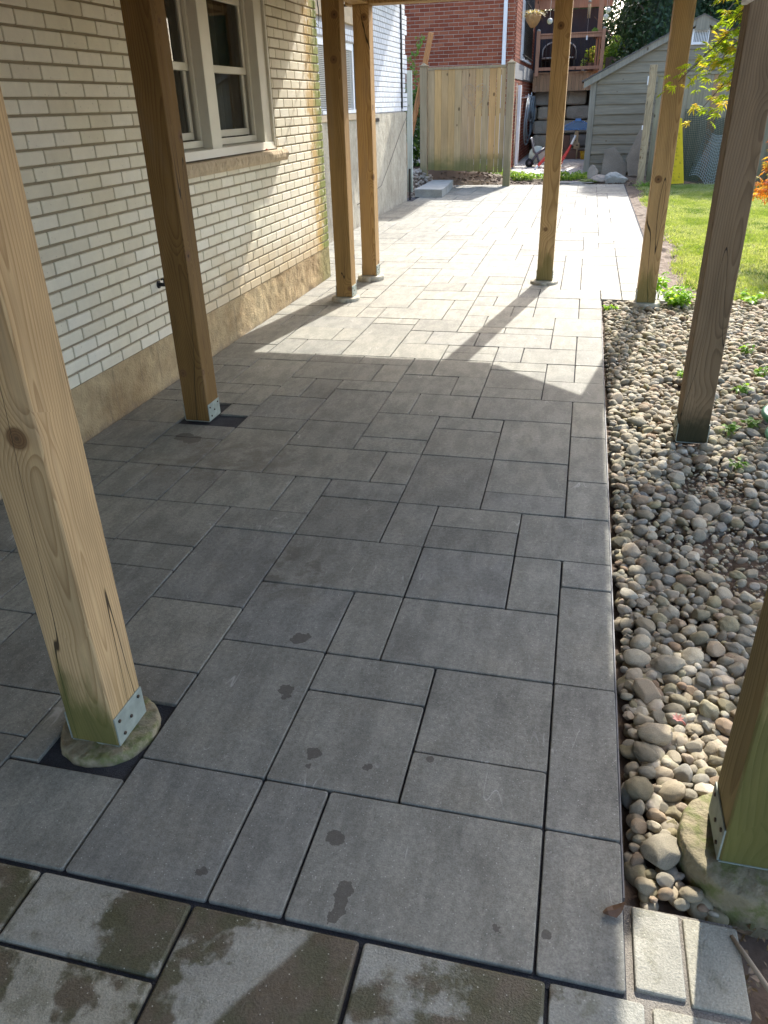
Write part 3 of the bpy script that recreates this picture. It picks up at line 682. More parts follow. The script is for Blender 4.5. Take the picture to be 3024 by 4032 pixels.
# ---------------------------------------------------------------- posts, footings, deck
def footing(name, x, y, r, z1, z0, seed, label, mat=None, grp='round concrete footings under the posts'):
    mb = MB(); mb.sm = True; rr = random.Random(seed); n = 110; off = Vector((seed, 2, 3))
    prof = [(1.0, z0), (1.0, z1 - .03), (.995, z1 - .016), (.985, z1 - .007), (.965, z1 - .001), (.90, z1), (.75, z1), (.5, z1)]
    vs = []
    for k, (f, z) in enumerate(prof):
        for i in range(n):
            t = 2 * PI * i / n; rad = r * f * (1 + .03 * fbm(Vector((math.cos(t) * 3, math.sin(t) * 3, z * 20)) + off, 4)); ch = .005 * fbm(Vector((math.cos(t) * 7 * f, math.sin(t) * 7 * f, 0)) + off, 3)
            vs.append((math.cos(t) * rad, math.sin(t) * rad, z + (ch if k > 0 else 0)))
    fs = [(k * n + i, k * n + (i + 1) % n, (k + 1) * n + (i + 1) % n, (k + 1) * n + i) for k in range(len(prof) - 1) for i in range(n)]
    fs.append(tuple((len(prof) - 1) * n + i for i in range(n)))
    mb.add(vs, fs, rr.random(), True); o = mb.obj(name, mat or M_conc); o.location = (x, y, 0)
    return tag(o, label, 'footing', grp)
footing('concrete_footing', -1.143, 1.342, .133, .014, -.1, 1, 'mossy round concrete footing in a sand pit under the nearest left post', M_concmoss)
footing('concrete_footing', -1.955, 6.50, .122, .030, -.05, 3, 'round concrete footing under the post nearest the end corner of the white brick wall')
footing('concrete_footing', -1.955, 7.38, .128, .044, -.05, 4, 'rough round concrete footing under the far left post that carries the beam')
footing('concrete_footing', -.293, 7.40, .128, .024, -.05, 5, 'flat round concrete footing under the lone post in the middle of the sunlit paving')
footing('concrete_footing', .556, 6.62, .125, .030, -.1, 6, 'round concrete footing half buried in pebbles beside the bright green weeds')
footing('concrete_footing', .487, 1.285, .152, .045, -.12, 8, 'chunky round concrete footing with a moss green top at the right frame edge', M_concmoss)
PW = .14; HT = 2.245
def post(x, y, z, mat, label, plates=True, seed=0, bz=.092, front=False, top=HT):
    t = thing('wooden_post', label, 'post', (x, y, z), 'square timber posts holding up the deck')
    mb = MB(); mb.box(-PW / 2, PW / 2, -PW / 2, PW / 2, 0, top - z, bev=.004); mb.obj('timber', mat, t)
    if plates:
        for sx in (1, -1):
            mb = MB(); xx = sx * (PW / 2 + .0025)
            mb.box(xx - .0022, xx + .0022, -PW / 2 + .002, PW / 2 - .002, .0, bz, bev=.001); br = mb.obj('base_bracket', M_galv, t)
            for (dy, dz) in ((-.05, .8), (.0, .5), (.045, .82), (-.04, .25)):
                m2 = MB(); m2.tube([(xx + sx * .001, dy, bz * dz), (xx + sx * .006, dy, bz * dz)], .0048, 8); m2.obj('screw', M_screw, br)
        mb = MB(); mb.box(-PW / 2, PW / 2, -PW / 2 + .002, PW / 2 - .002, -.004, -.0005); mb.obj('base_plate', M_galv, t)
    return t
post(-1.142, 1.340, .016, W_fresh, 'large light timber post with green algae at its foot, nearest on the left')
post(-1.948, 3.616, .004, W_shaded, 'dark brown timber post in front of the window, standing in a black sand square')
post(-1.955, 6.52, .034, W_halfshade, 'timber post beside the mossy end corner of the white brick wall')
post(-1.955, 7.39, .049, W_warm, 'timber post directly under the left end of the crossbeam')
post(-.293, 7.43, .028, W_warmalg, 'lone timber post standing in the sunlit middle of the paving')
post(.556, 6.61, .034, W_warmalg, 'timber post with weeds at its foot at the far end of the stone bed')
post(.617, 3.772, .0, W_grey, 'dark weathered timber post rising from the middle of the stone bed')
post(.477, 1.285, .05, W_green, 'thick timber post covered in green algae on the mossy footing at the right edge')
# deck overhead
deck = thing('raised_deck', 'timber deck overhead whose crossbeam spans the far posts', 'deck', (-1, 3, 2.25))
def dpart(name, mb, mat): 
    o = mb.obj(name, mat, deck); o.matrix_parent_inverse = Matrix.Translation((1, -3, -2.25)); return o
mb = MB(); mb.box(-2.09, -.04, 7.32, 7.50, 2.245, 2.48, bev=.003); dpart('front_beam', mb, W_warm)
mb = MB(); Mr = Matrix.Translation((-.06, 7.41, 0)) @ Matrix.Rotation(math.atan2(6.80 - 7.41, .60 + .06), 4, 'Z'); mb.box(0, .90, -.07, .07, 2.246, 2.48, bev=.003, M=Mr); dpart('corner_beam', mb, W_warm)
mb = MB(); mb.box(.50, .655, -3, 6.72, 2.247, 2.48, bev=.003); dpart('side_beam', mb, W_warm)
mb = MB(); mb.box(-2.03, -1.89, -3, 7.31, 2.247, 2.48, bev=.003); dpart('side_beam', mb, W_warm)
for k in range(24):
    y = -2.9 + k * .42; 
    if y < 7.3:
        mb = MB(); xr = .655 if y < 6.6 else .4; mb.box(-2.39, xr, y, y + .04, 2.483, 2.68, bev=.002); dpart('joist', mb, W_warm)
mb = MB(); mb.box(-2.39, -.05, 7.44, 7.48, 2.482, 2.681); mb.box(.60, .64, -3, 6.70, 2.482, 2.681); Mr2 = Matrix.Translation((-.06, 7.43, 0)) @ Matrix.Rotation(math.atan2(6.80 - 7.41, .60 + .06), 4, 'Z'); mb.box(0, .92, -.02, .02, 2.4825, 2.6805, M=Mr2); dpart('rim_board', mb, W_warm)  # unseen boards added to stop sun leaking in above the beams
mb = MB(); mb.prism([(-2.395, -3), (.70, -3), (.70, 6.75), (-.02, 7.50), (-2.395, 7.50)], 2.682, 2.72); dpart('decking', mb, W_warm)
mb = MB(); mb.box(.515, .54, 3.42, 3.695, 1.80, 2.23, bev=.004); o = mb.obj('metal_strap', M_white2); tag(o, 'short pale metal channel hanging beside the top of the weathered post', 'metal channel')

mb = MB(); mb.tube([(-2.40, 7.68, 2.285), (-2.2, 7.68, 2.28), (-1.99, 7.67, 2.285), (-1.99, 7.50, 2.30)], .011, 8); dpart('shadow_cable', mb, M_black)  # unseen cable, added to cast a thin shadow line on the brick wall
# ---------------------------------------------------------------- the white brick house
def bricks_x(mb, x, y0, y1, z0, z1, course, L, joint, holes=(), depth=.03, prot=.0, rr=None, side=1, off=0.0, bev=.003, half=None):
    """running bond on a wall facing +x (side=1)"""
    rr = rr or random.Random(2); nz = int(round((z1 - z0) / course))
    for k in range(nz):
        a = z0 + k * course + joint / 2; b = a + course - joint
        y = y0 - L + (L / 2 if k % 2 else 0) + off
        while y < y1:
            p, q = max(y + joint / 2 * .8, y0), min(y + L - joint / 2 * .8, y1); segs = [(p, q)]
            for (hy0, hy1, hz0, hz1) in holes:
                if b > hz0 and a < hz1: segs = [s for (u, v) in segs for s in ((u, min(v, hy0)), (max(u, hy1), v))]
            for (u, v) in segs:
                if v - u > .02:
                    jx = rr.uniform(-.0006, .0006)
                    mb.box(x - depth, x + prot + jx, u, v, a + rr.uniform(-.0008, .0008), b, rr.random(), bev)
            y += L
def bricks_y(mb, y, x0, x1, z0, z1, course, L, joint, holes=(), depth=.03, rr=None, bev=.003):
    rr = rr or random.Random(3); nz = int(round((z1 - z0) / course))
    for k in range(nz):
        a = z0 + k * course + joint / 2; b = a + course - joint; x = x0 - L + (L / 2 if k % 2 else 0)
        while x < x1:
            p, q = max(x + joint * .4, x0), min(x + L - joint * .4, x1); segs = [(p, q)]
            for (hx0, hx1, hz0, hz1) in holes:
                if b > hz0 and a < hz1: segs = [s for (u, v) in segs for s in ((u, min(v, hx0)), (max(u, hx1), v))]
            for (u, v) in segs:
                if v - u > .02: mb.box(u, v, y + rr.uniform(-.001, .001), y + depth, a, b, rr.random(), bev)
            x += L
house = thing('white_brick_house', 'white brick house wall on a tan concrete base along the left of the patio', 'house', (-2.4, 3, 0))
def hp(name, mb, mat, parent=house): 
    o = mb.obj(name, mat, parent); o.matrix_parent_inverse = Matrix.Translation((2.4, -3, 0)) if parent is house else Matrix.Identity(4); return o
WX = -2.4; ZB = .285
WIN = (4.52, 6.29, 1.215, 2.30)
mb = MB(); bricks_x(mb, WX, -2.5, 7.49, ZB, ZB + .0675 * 36, .0675, .205, .0115, [WIN], rr=random.Random(8))
# returns of the window opening
for zk in range(16):
    z = 1.23 + zk * .0675; mb.box(-2.51, WX - .0305, WIN[1] + .001, WIN[1] + .02, z + .006, z + .062, random.Random(zk).random(), .002); mb.box(-2.51, WX - .0305, WIN[0] - .02, WIN[0] - .001, z + .006, z + .062, .5, .002)
hp('brick_wall', mb, M_wbrick)
def with_hole(mb, x0, x1, y0, y1, z0, z1, h):
    mb.box(x0, x1, y0, h[0], z0, z1); mb.box(x0, x1, h[1], y1, z0, z1); mb.box(x0, x1, h[0], h[1], z0, h[2]); mb.box(x0, x1, h[0], h[1], h[3], z1)
mb = MB(); with_hole(mb, -2.75, WX - .0075, -2.5, 7.482, ZB, 2.75, (WIN[0] - .004, WIN[1] + .004, WIN[2], WIN[3])); hp('mortar', mb, M_wmort)
def subd_face(mb, x, y0, y1, z0, z1, ny, nz, amp, freq, seed):
    vs = []; off = Vector((seed, seed * 2, 0))
    for j in range(nz + 1):
        for i in range(ny + 1):
            y = y0 + (y1 - y0) * i / ny; z = z0 + (z1 - z0) * j / nz; vs.append((x + amp * fbm(Vector((y * freq, z * freq, 0)) + off, 4), y, z))
    mb.add(vs, [(j * (ny + 1) + i, j * (ny + 1) + i + 1, (j + 1) * (ny + 1) + i + 1, (j + 1) * (ny + 1) + i) for j in range(nz) for i in range(ny)], .5, True)
mb = MB(); mb.box(-2.75, WX - .012, -2.5, 7.49, -.2, ZB - .001); subd_face(mb, WX - .002, -2.5, 7.492, -.06, ZB + .003, 700, 24, .006, 9, 4)
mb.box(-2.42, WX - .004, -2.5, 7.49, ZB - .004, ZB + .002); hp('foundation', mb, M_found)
# window
win = hp('window', MB().box(-2.55, -2.502, WIN[0] + .002, WIN[1] - .002, 2.20, 2.298), M_white)
def wp(name, mb, mat): return mb.obj(name, mat, win)
mb = MB(); mb.box(-2.56, -2.425, 5.17, 5.325, 1.235, 2.198, bev=.003); wp('mullion', mb, M_white)
for (a, b) in ((4.525, 4.66), (6.11, 6.26)): mb = MB(); mb.box(-2.56, -2.425, a, b, 1.235, 2.198, bev=.003); wp('jamb', mb, M_white)
mb = MB(); mb.box(-2.46, -2.405, 6.262, 6.288, 1.23, 2.29, bev=.002); wp('trim', mb, M_white)
mb = MB()
for (a, b) in ((4.662, 5.168), (5.327, 6.108)):
    mb.box(-2.515, -2.49, a, b, 1.285, 1.325, bev=.002); mb.box(-2.515, -2.49, a, a + .025, 1.326, 2.196, bev=.002); mb.box(-2.515, -2.49, b - .025, b, 1.326, 2.196, bev=.002)
wp('screen_track', mb, M_white)
for (a, b) in ((4.68, 5.14), (5.355, 6.08)):
    mb = MB()
    for (z0, z1, xx) in ((1.33, 1.765, -2.545), (1.725, 2.19, -2.525)):
        mb.box(xx - .015, xx + .01, a, b, z0, z0 + .045, bev=.003); mb.box(xx - .015, xx + .01, a, b, z1 - .04, z1, bev=.003)
        mb.box(xx - .015, xx + .01, a, a + .035, z0 + .046, z1 - .041, bev=.003); mb.box(xx - .015, xx + .01, b - .035, b, z0 + .046, z1 - .041, bev=.003)
    sa = wp('sash', mb, M_white)
    for (z0, z1, xx) in ((1.375, 1.725, -2.548), (1.77, 2.15, -2.528)):
        mb = MB(); mb.quad((xx, a + .03, z0 - .005), (xx, b - .03, z0 - .005), (xx, b - .03, z1 + .005), (xx, a + .03, z1 + .005)); mb.obj('glass_pane', M_glass, win)
mb = MB(); mb.add([(-2.56, 4.525, 1.285), (-2.56, 6.285, 1.285), (-2.415, 6.285, 1.272), (-2.415, 4.525, 1.272), (-2.405, 4.525, 1.222), (-2.405, 6.285, 1.222), (-2.56, 4.525, 1.216), (-2.56, 6.285, 1.216)], [(0, 3, 2, 1), (3, 4, 5, 2), (1, 2, 5, 7), (0, 6, 4, 3)]); wp('metal_sill', mb, M_white)
mb = MB()
for i in range(60):
    y0 = 4.22 + i * .0345; xx = -2.68 + .018 * math.sin(i * 1.3) + .01 * math.sin(i * .37)
    if i == 0: px = xx; continue
    mb.quad((px, y0 - .0345, 1.25), (xx, y0, 1.25), (xx, y0, 2.25), (px, y0 - .0345, 2.25)); px = xx
wp('curtain', mb, M_curtain)
mb = MB(); mb.box(-3.4, -3.38, 3.8, 6.6, 1.0, 2.6); mb.box(-3.38, -2.76, 3.8, 3.82, 1, 2.6); mb.box(-3.38, -2.76, 6.58, 6.6, 1, 2.6); mb.box(-3.38, -2.76, 3.82, 6.58, 2.58, 2.6); mb.box(-3.38, -2.76, 3.82, 6.58, 1.0, 1.02); wp('room_interior', mb, M_dark)
# rough stone sill in blocks
mb = MB(); ys = [4.46, 4.70, 5.17, 5.60, 6.37]
for i in range(4):
    y0, y1 = ys[i] + .002, ys[i + 1] - .002; zt = 1.213; zb = 1.135; mb.box(-2.47, -2.352, y0, y1, zb + .003, zt, .3 + .1 * i, .003)
    nn = int((y1 - y0) / .012); vs = []; 
    for j in range(7):
        for k in range(nn + 1):
            y = y0 + (y1 - y0) * k / nn; z = zb + (zt - zb) * j / 6; e = min(1, 3 * min(j, 6 - j) / 6 + .1)
            vs.append((-2.352 + .002 + e * (.012 + .010 * fbm(Vector((y * 22, z * 14, i)), 3)), y, z))
    mb.add(vs, [(j * (nn + 1) + k, j * (nn + 1) + k + 1, (j + 1) * (nn + 1) + k + 1, (j + 1) * (nn + 1) + k) for j in range(6) for k in range(nn)], .5, False)
hp('stone_sill', mb, M_stonesill)
# tap
mb = MB(); mb.tube([(-2.4, 4.15, .60), (-2.33, 4.15, .60)], .011, 10); mb.tube([(-2.345, 4.15, .60), (-2.325, 4.15, .565)], .010, 10); mb.tube([(-2.36, 4.15, .60), (-2.36, 4.15, .63)], .006, 8)
for k in range(6):
    a = k * PI / 3; mb.tube([(-2.36, 4.15, .632), (-2.36 + .018 * math.cos(a), 4.15 + .018 * math.sin(a), .632)], .005, 6)
mb.tube([(-2.402, 4.15, .60), (-2.395, 4.15, .60)], .022, 12); hp('garden_tap', mb, M_black)
# loose_cable at the corner
mb = MB(); mb.tube([(-2.392, 7.47, 2.7), (-2.39, 7.49, 2.4), (-2.385, 7.53, 2.22), (-2.39, 7.52, 2.12), (-2.45, 7.51, 2.2), (-2.6, 7.52, 2.5), (-2.62, 7.52, 2.75)], .005, 6); hp('loose_cable', mb, M_black)
# set back wing
XW = -3.03
WH = (9.45, 11.0, 1.42, 2.26)
mb = MB(); rW = random.Random(12); bricks_x(mb, XW, 7.4, 13.72, 1.40, 1.40 + .0675 * 27, .0675, .1025, .010, [(9.45, 11.0, 1.40, 2.2), (9.3, 11.02, 2.39, 3.3)], rr=rW)
for k in range(27):   # toothed end of the wall
    a = 1.40 + k * .0675
    if (k // 4) % 2 == 0: mb.box(XW - .05, XW + .004, 13.80, 14.02, a + .005, a + .0625, .2, .003); mb.box(XW - .05, XW + .004, 14.03, 14.18, a + .005, a + .0625, .8, .003)
    else: mb.box(XW - .05, XW + .002, 13.80, 13.9, a + .005, a + .0625, .5, .003); mb.box(XW - .05, XW + .002, 13.91, 14.05, a + .005, a + .0625, .7, .003)
hp('wing_brick_wall', mb, M_wing)
mb = MB(); with_hole(mb, -3.5, XW - .008, 7.40, 13.72, 1.39, 3.35, (9.45, 11.0, 1.42, 2.2)); mb.box(-3.5, XW - .02, 13.80, 14.03, 1.39, 3.35); mb.box(-3.5, XW - .04, 13.72, 13.80, 1.39, 3.35); mb.box(-3.4, -2.42, 7.2, 7.481, -.1, 3.2); hp('wing_mortar', mb, M_wingm)
mb = MB(); mb.box(-3.5, XW - .012, 7.4, 14.10, -.2, 1.385); subd_face(mb, XW - .003, 7.4, 14.10, -.06, 1.39, 260, 60, .006, 5, 9)
mb.box(-3.5, XW - .003, 14.08, 14.12, -.2, 1.388); hp('wing_foundation', mb, M_found2)
w2 = hp('wing_window', MB().box(-3.09, XW - .02, 9.45, 11.0, 2.12, 2.2, bev=.002), M_white2)
def w2p(name, mb, mat): return mb.obj(name, mat, w2)
mb = MB(); mb.box(-3.09, XW - .02, 10.93, 10.998, 1.4595, 2.1195); w2p('jamb', mb, M_white2); mb = MB(); mb.box(-3.09, XW - .02, 9.452, 9.5, 1.4595, 2.1195); w2p('jamb', mb, M_white2); mb = MB(); mb.box(-3.09, XW + .02, 9.46, 10.99, 1.421, 1.459); w2p('bottom_rail', mb, M_white2)
mb = MB()
for k in range(34):
    z = 1.465 + k * .0192; mb.add([(-3.075, 9.505, z), (-3.075, 10.925, z), (-3.062, 10.925, z + .013), (-3.062, 9.505, z + .013)], [(0, 1, 2, 3)])
w2p('blind', mb, M_white2)
mb = MB(); mb.box(-3.3, -3.12, 9.45, 11, 1.42, 2.2); w2p('room_interior', mb, M_dark)
mb = MB(); mb.box(XW - .01, XW + .015, 9.4, 11.04, 1.34, 1.415, bev=.003); hp('window_sill', mb, M_stonesill)
mb = MB(); mb.box(XW - .01, XW + .03, 9.3, 11.02, 2.395, 2.47, bev=.003); mb.box(-3.08, XW - .005, 9.32, 11.0, 2.4705, 3.2); hp('upper_window_sill', mb, M_stonesill)
mb = MB(); mb.box(XW - .002, XW + .006, 11.98, 12.2, 1.29, 1.335); hp('vent_plate', mb, M_bronze)
mb = MB(); mb.tube([(XW + .0, 13.76, 1.44), (XW + .0, 13.76, 3.3)], .02, 8); hp('conduit', mb, M_bronze)
mb = MB(); mb.tube([(XW + .02, 14.18, 1.5), (XW + .02, 14.0, 1.3), (XW + .01, 13.6, 1.1), (XW + .01, 12.9, .75), (XW + .01, 12.2, .42), (XW + .01, 10.8, .30)], .004, 6); hp('thin_cable', mb, M_bronze)
mb = MB(); mb.box(-3.6, -2.38, 6.8, 14.1, 3.35, 3.42); hp('eave', mb, M_white2)
mb = MB(); mb.box(-3.6, -2.405, -3, 7.48, 2.76, 3.3); hp('upper_wall', mb, M_wbrick)
# ---------------------------------------------------------------- fence panel between the houses
BOARD = [(0, (0.52, 0.32, 0.13)), (0.35, (0.42, 0.285, 0.14)), (0.6, (0.54, 0.295, 0.11)), (0.8, (0.36, 0.27, 0.165)), (1, (0.46, 0.31, 0.145))]
M_fb = board_mat('fence_board', BOARD, moss=0.75); M_fp = board_mat('fence_post_wood', [(0, (0.30, 0.235, 0.14)), (1, (0.34, 0.26, 0.16))], moss=0.5, mz=(0.6, .2))
def child_at(root, loc):
    inv = Matrix.Translation(Vector(loc)).inverted()
    def f(name, mb, mat, parent=None):
        o = mb.obj(name, mat, parent or root)
        if parent is None: o.matrix_parent_inverse = inv
        return o
    return f
fl = (-2.4, 16.7, 0); fence = thing('fence_panel', 'upright board fence panel with a heart scratched on it, standing behind the patio', 'fence', fl); fp = child_at(fence, fl)
rf = random.Random(9); x = -3.15
bw = [.127, .13, .128, .129, .13, .129, .13, .128, .13, .13, .085, .092]
for k, b in enumerate(bw):
    zb = .31 - .06 * (x + 3.15) / 1.5 + rf.uniform(-.008, .008); g = .0012 if k < 6 else .004
    mb = MB(); mb.box(x + g, x + b * 1.03 - g, 16.70 + rf.uniform(0, .004), 16.722, zb, 2.07 + rf.uniform(-.004, .004), rf.random(), .002); fp('board', mb, M_fb); x += b * 1.03
mb = MB(); mb.box(-3.15, -1.64, 16.68, 16.74, 2.072, 2.115, .2, .004); fp('top_rail', mb, M_fp)
mb = MB(); mb.box(-3.15, -1.64, 16.723, 16.76, 1.30, 1.39, .5, .004); mb.box(-3.15, -1.64, 16.723, 16.76, .50, .59, .5, .004); mb.box(-3.15, -1.64, 16.723, 16.76, 1.95, 2.04, .5, .004); fp('back_rails', mb, M_fp)
for (px_, zb) in ((-3.235, -.05), (-1.555, -.05)):
    mb = MB(); mb.box(px_ - .07, px_ + .07, 16.66, 16.80, zb, 2.13, .4, .008); po = fp('fence_post', mb, M_fp)
    mb = MB(); mb.box(px_ - .085, px_ + .085, 16.645, 16.815, 2.131, 2.155, .6, .006)
    mb.add([(px_ - .06, 16.67, 2.156), (px_ + .06, 16.67, 2.156), (px_ + .06, 16.79, 2.156), (px_ - .06, 16.79, 2.156), (px_, 16.73, 2.2)], [(0, 1, 4), (1, 2, 4), (2, 3, 4), (3, 0, 4)], .6); fp('post_cap', mb, M_fp, po)
M_chalk = plain('scratched_wood', (0.42, 0.37, 0.29), 0.9)
mb = MB(); pts = []
for k in range(49):
    t = 2 * PI * k / 48; hx = .245 * math.sin(t) ** 3 / 1.0; hz = (13 * math.cos(t) - 5 * math.cos(2 * t) - 2 * math.cos(3 * t) - math.cos(4 * t)) / 17 * .26
    pts.append((-2.225 + hx * 1.0 + .01 * math.sin(3 * t), 16.6965, 1.63 + hz))
mb.tube(pts, .0028, 4)
def stroke(p): mb.tube([(a, 16.6965, b) for a, b in p], .0026, 4)
stroke([(-2.42, 1.70), (-2.42, 1.78), (-2.37, 1.70), (-2.37, 1.78)]); stroke([(-2.33, 1.70), (-2.31, 1.77), (-2.28, 1.70)])
stroke([(-2.20, 1.77), (-2.13, 1.77)]); stroke([(-2.165, 1.77), (-2.165, 1.70)]); stroke([(-2.08 + .03 * math.cos(a / 8 * 2 * PI), 1.735 + .035 * math.sin(a / 8 * 2 * PI)) for a in range(9)])
stroke([(-2.34, 1.60), (-2.32, 1.65), (-2.30, 1.60)]); stroke([(-2.27, 1.60), (-2.27, 1.65)]); stroke([(-2.31, 1.52), (-2.29, 1.46), (-2.27, 1.52)]); stroke([(-2.14, 1.56), (-2.10, 1.56), (-2.14, 1.50), (-2.10, 1.50)])
fp('scratched_heart', mb, M_chalk)
# pale board post at the end of the wing wall
mb = MB(); mb.box(-3.075, -2.985, 14.36, 14.40, .12, 2.0, .5, .003); M_pb = board_mat('painted_board', [(0, (0.50, 0.54, 0.48)), (1, (0.5, 0.54, 0.48))], moss=.4, mz=(.5, .2))
mb.box(-3.07, -2.99, 14.401, 14.43, .12, 1.97, .5, .003); tag(mb.obj('pale_board', M_pb), 'narrow pale green painted board standing at the end of the house wall', 'board')
mb = MB(); mb.box(-3.045, -3.015, 14.33, 14.358, -.02, .5, bev=.003); tag(mb.obj('drain_pipe', M_bronze), 'black square drain pipe stub at the foot of the pale board', 'pipe')
# leaning lumber
d = (Vector((-3.14, 16.98, 2.71)) - Vector((-3.75, 17.15, .25))); L = d.length; q = d.to_track_quat('Z', 'Y').to_matrix().to_4x4()
mb = MB(); mb.box(-.085, .085, -.04, .04, 0, L, bev=.004); o = mb.obj('leaning_timber', wood_mat('cedar_timber', (0.50, 0.25, 0.10), (0.28, 0.11, 0.04), ring=60)); o.matrix_world = Matrix.Translation((-3.75, 17.15, .25)) @ q @ Matrix.Rotation(.3, 4, 'Z'); tag(o, 'long reddish timber leaning diagonally behind the left end of the board fence', 'timber')
# step stone
mb = MB(); pl = [(-3.02, 14.72), (-2.50, 14.62), (-2.52, 15.3), (-2.60, 16.55), (-3.02, 16.55)]
vs = []; fs = []; nx_, ny_ = 16, 40
mb = MB(); V_, F_ = [], []
def hewn(name, poly, z0, z1, mat, seed, amp=.012, lab='', cat='stone', grp=None):
    mb = MB(); pts = []
    for i in range(len(poly)):
        a = Vector(poly[i]); b = Vector(poly[(i + 1) % len(poly)]); m = max(2, int((b - a).length / .05))
        for k in range(m): pts.append(a.lerp(b, k / m))
    cx = sum(p.x for p in pts) / len(pts); cy = sum(p.y for p in pts) / len(pts); nn = len(pts); vs = []; rings = [0, .25, .5, .75, .97, 1]
    for r_ in rings:
        z = z0 + (z1 - z0) * r_
        for p in pts:
            f = fbm(Vector((p.x * 7, p.y * 7, z * 12 + seed)), 3); dd = Vector((p.x - cx, p.y - cy)).normalized(); ins = .006 if r_ == 1 else 0
            vs.append((p.x + dd.x * (amp * f - ins), p.y + dd.y * (amp * f - ins), z))
    top0 = len(vs)
    for s_ in (.6, .25):
        for p in pts: vs.append((cx + (p.x - cx) * s_, cy + (p.y - cy) * s_, z1 + .003 * fbm(Vector((p.x * 6 * s_, p.y * 6 * s_, seed)), 2)))
    R_ = len(rings) + 2; fs = [(k * nn + i, k * nn + (i + 1) % nn, (k + 1) * nn + (i + 1) % nn, (k + 1) * nn + i) for k in range(R_ - 1) for i in range(nn)]
    fs.append(tuple((R_ - 1) * nn + i for i in range(nn))); mb.add(vs, fs, .5, False); o = mb.obj(name, mat); return tag(o, lab, cat, grp)
hewn('stone_step', pl, 0, .135, M_slab, 3, .010, 'rough edged grey stone slab lying on the paving by the house corner')
# rubble heap and roots
rr = random.Random(77)
def rubble(n, xr, yr, zf, sr, mat, name, label, cat='rubble', kind='stuff', flat=5, lev=1):
    mb = MB(); mb.sm = False
    for k in range(n):
        x = rr.uniform(*xr); y = rr.uniform(*yr); s = rr.uniform(*sr) * rr.uniform(.5, 1); vs, fs = rock(lev, (s, s * .8, s * .6), .25, rr.randrange(9999), flat=flat)
        Mm = Matrix.Translation((x, y, zf(x, y) + s * .15)) @ Matrix.Rotation(rr.uniform(0, 6), 4, 'Z') @ Matrix.Rotation(rr.uniform(-.7, .7), 4, 'X')
        mb.add([Mm @ Vector(v) for v in vs], fs, rr.random(), False)
    return tag(mb.obj(name, mat), label, cat, kind=kind)
rubble(900, (-3.9, -2.95), (14.75, 17.1), lambda x, y: .0 + max(0, min(.32, (-x - 3.0) * 1.2)) * min(1, max(0, (y - 14.7) / .7)) - .02, (.015, .05), M_pale, 'stone_rubble', 'heap of broken grey stone rubble beside the stone slab and the fence foot')
struct(sheet('rubble_mound', -3.95, -2.95, 14.45, 17.1, 40, 60, lambda x, y: -.05 + max(0, min(.34, (-x - 3.0) * 1.2)) * min(1, max(0, (y - 14.5) / .8)), M_soil))
rubble(700, (-3.0, 1.0), (16.98, 17.6), lambda x, y: bank(x, y), (.012, .04), M_soil, 'soil_clods', 'crumbly clods of dug soil along the far edge of the paving', 'soil')
mb = MB()
for k in range(5):
    x0_ = rr.uniform(-2.6, -1.9); pts = [(x0_ + t * .16, 16.72 - .05 * k * .4, .06 + .03 * math.sin(t * 1.7 + k) + (.03 * t if k % 2 else 0)) for t in range(5)]; mb.tube(pts, [.012, .010, .008, .006, .003], 6)
tag(mb.obj('exposed_roots', plain('root_wood', (0.32, 0.22, 0.13), .9)), 'thin bare roots sticking out of the soil under the board fence', 'roots')
# rocks at the far edge of the paving
def loose(name, p, s, seed, mat, label, flat=6, rot=(0, 0, 0), cat='rock', grp=None, rough=.16, lev=3):
    vs, fs = rock(lev, s, rough, seed, flat=flat); mb = MB(); mb.add(vs, fs, 0, False); o = mb.obj(name, mat); o.location = p; o.rotation_euler = rot; return tag(o, label, cat, grp)
loose('pale_rock', (.12, 17.5, .14), (.11, .10, .17), 4, M_pale, 'upright pinkish pointed rock beside the shed corner', 7)
loose('pale_rock', (.27, 17.3, .05), (.17, .12, .10), 12, M_pale, 'whitish blocky rock in front of the pointed rock by the shed', 6)
loose('rubble_chunk', (.58, 17.25, .06), (.24, .16, .13), 9, M_slab, 'large rough grey concrete chunk at the far right corner of the paving', 4, rough=.25)
loose('sod_clump', (-.02, 17.2, .03), (.20, .12, .06), 19, M_turf, 'brown clump of dead sod on the far edge of the paving', 2, cat='sod', rough=.4)
loose('mortar_spill', (-.3, 17.15, .0), (.42, .16, .05), 23, M_greysand, 'low grey heap of gravelly sand along the far edge of the paving', 0, cat='sand', rough=.2)
# leaning flagstones against the shed
def flag(poly, y, lean, th, label, seed):
    mb = MB(); n = len(poly); rr_ = random.Random(seed); P = []
    for i in range(n):
        a = Vector(poly[i]); b = Vector(poly[(i + 1) % n])
        for k in range(5): q_ = a.lerp(b, k / 5); P.append((q_.x + rr_.uniform(-.012, .012), q_.y + rr_.uniform(-.012, .012)))
    m = len(P); vs = [(p[0], y + lean * p[1], p[1]) for p in P] + [(p[0], y + lean * p[1] + th, p[1]) for p in P]
    mb.add(vs, [tuple(range(m)), tuple(range(2 * m - 1, m - 1, -1))] + [(i, m + i, m + (i + 1) % m, (i + 1) % m) for i in range(m)], .3); o = mb.obj('leaning_flagstone', M_flag); return tag(o, label, 'flagstone', 'flagstones leaning on the shed')
flag([(.30, .03), (.80, .03), (.84, .22), (.62, .47), (.54, .59), (.33, .52)], 18.45, .35, .05, 'broad flat flagstone leaning on the shed wall, left of the pair', 3)
flag([(.86, .03), (1.22, .03), (1.18, .75), (1.05, .95), (.92, .68), (.80, .35)], 18.35, .3, .06, 'tall narrow flagstone leaning beside the fence end, right of the pair', 5)
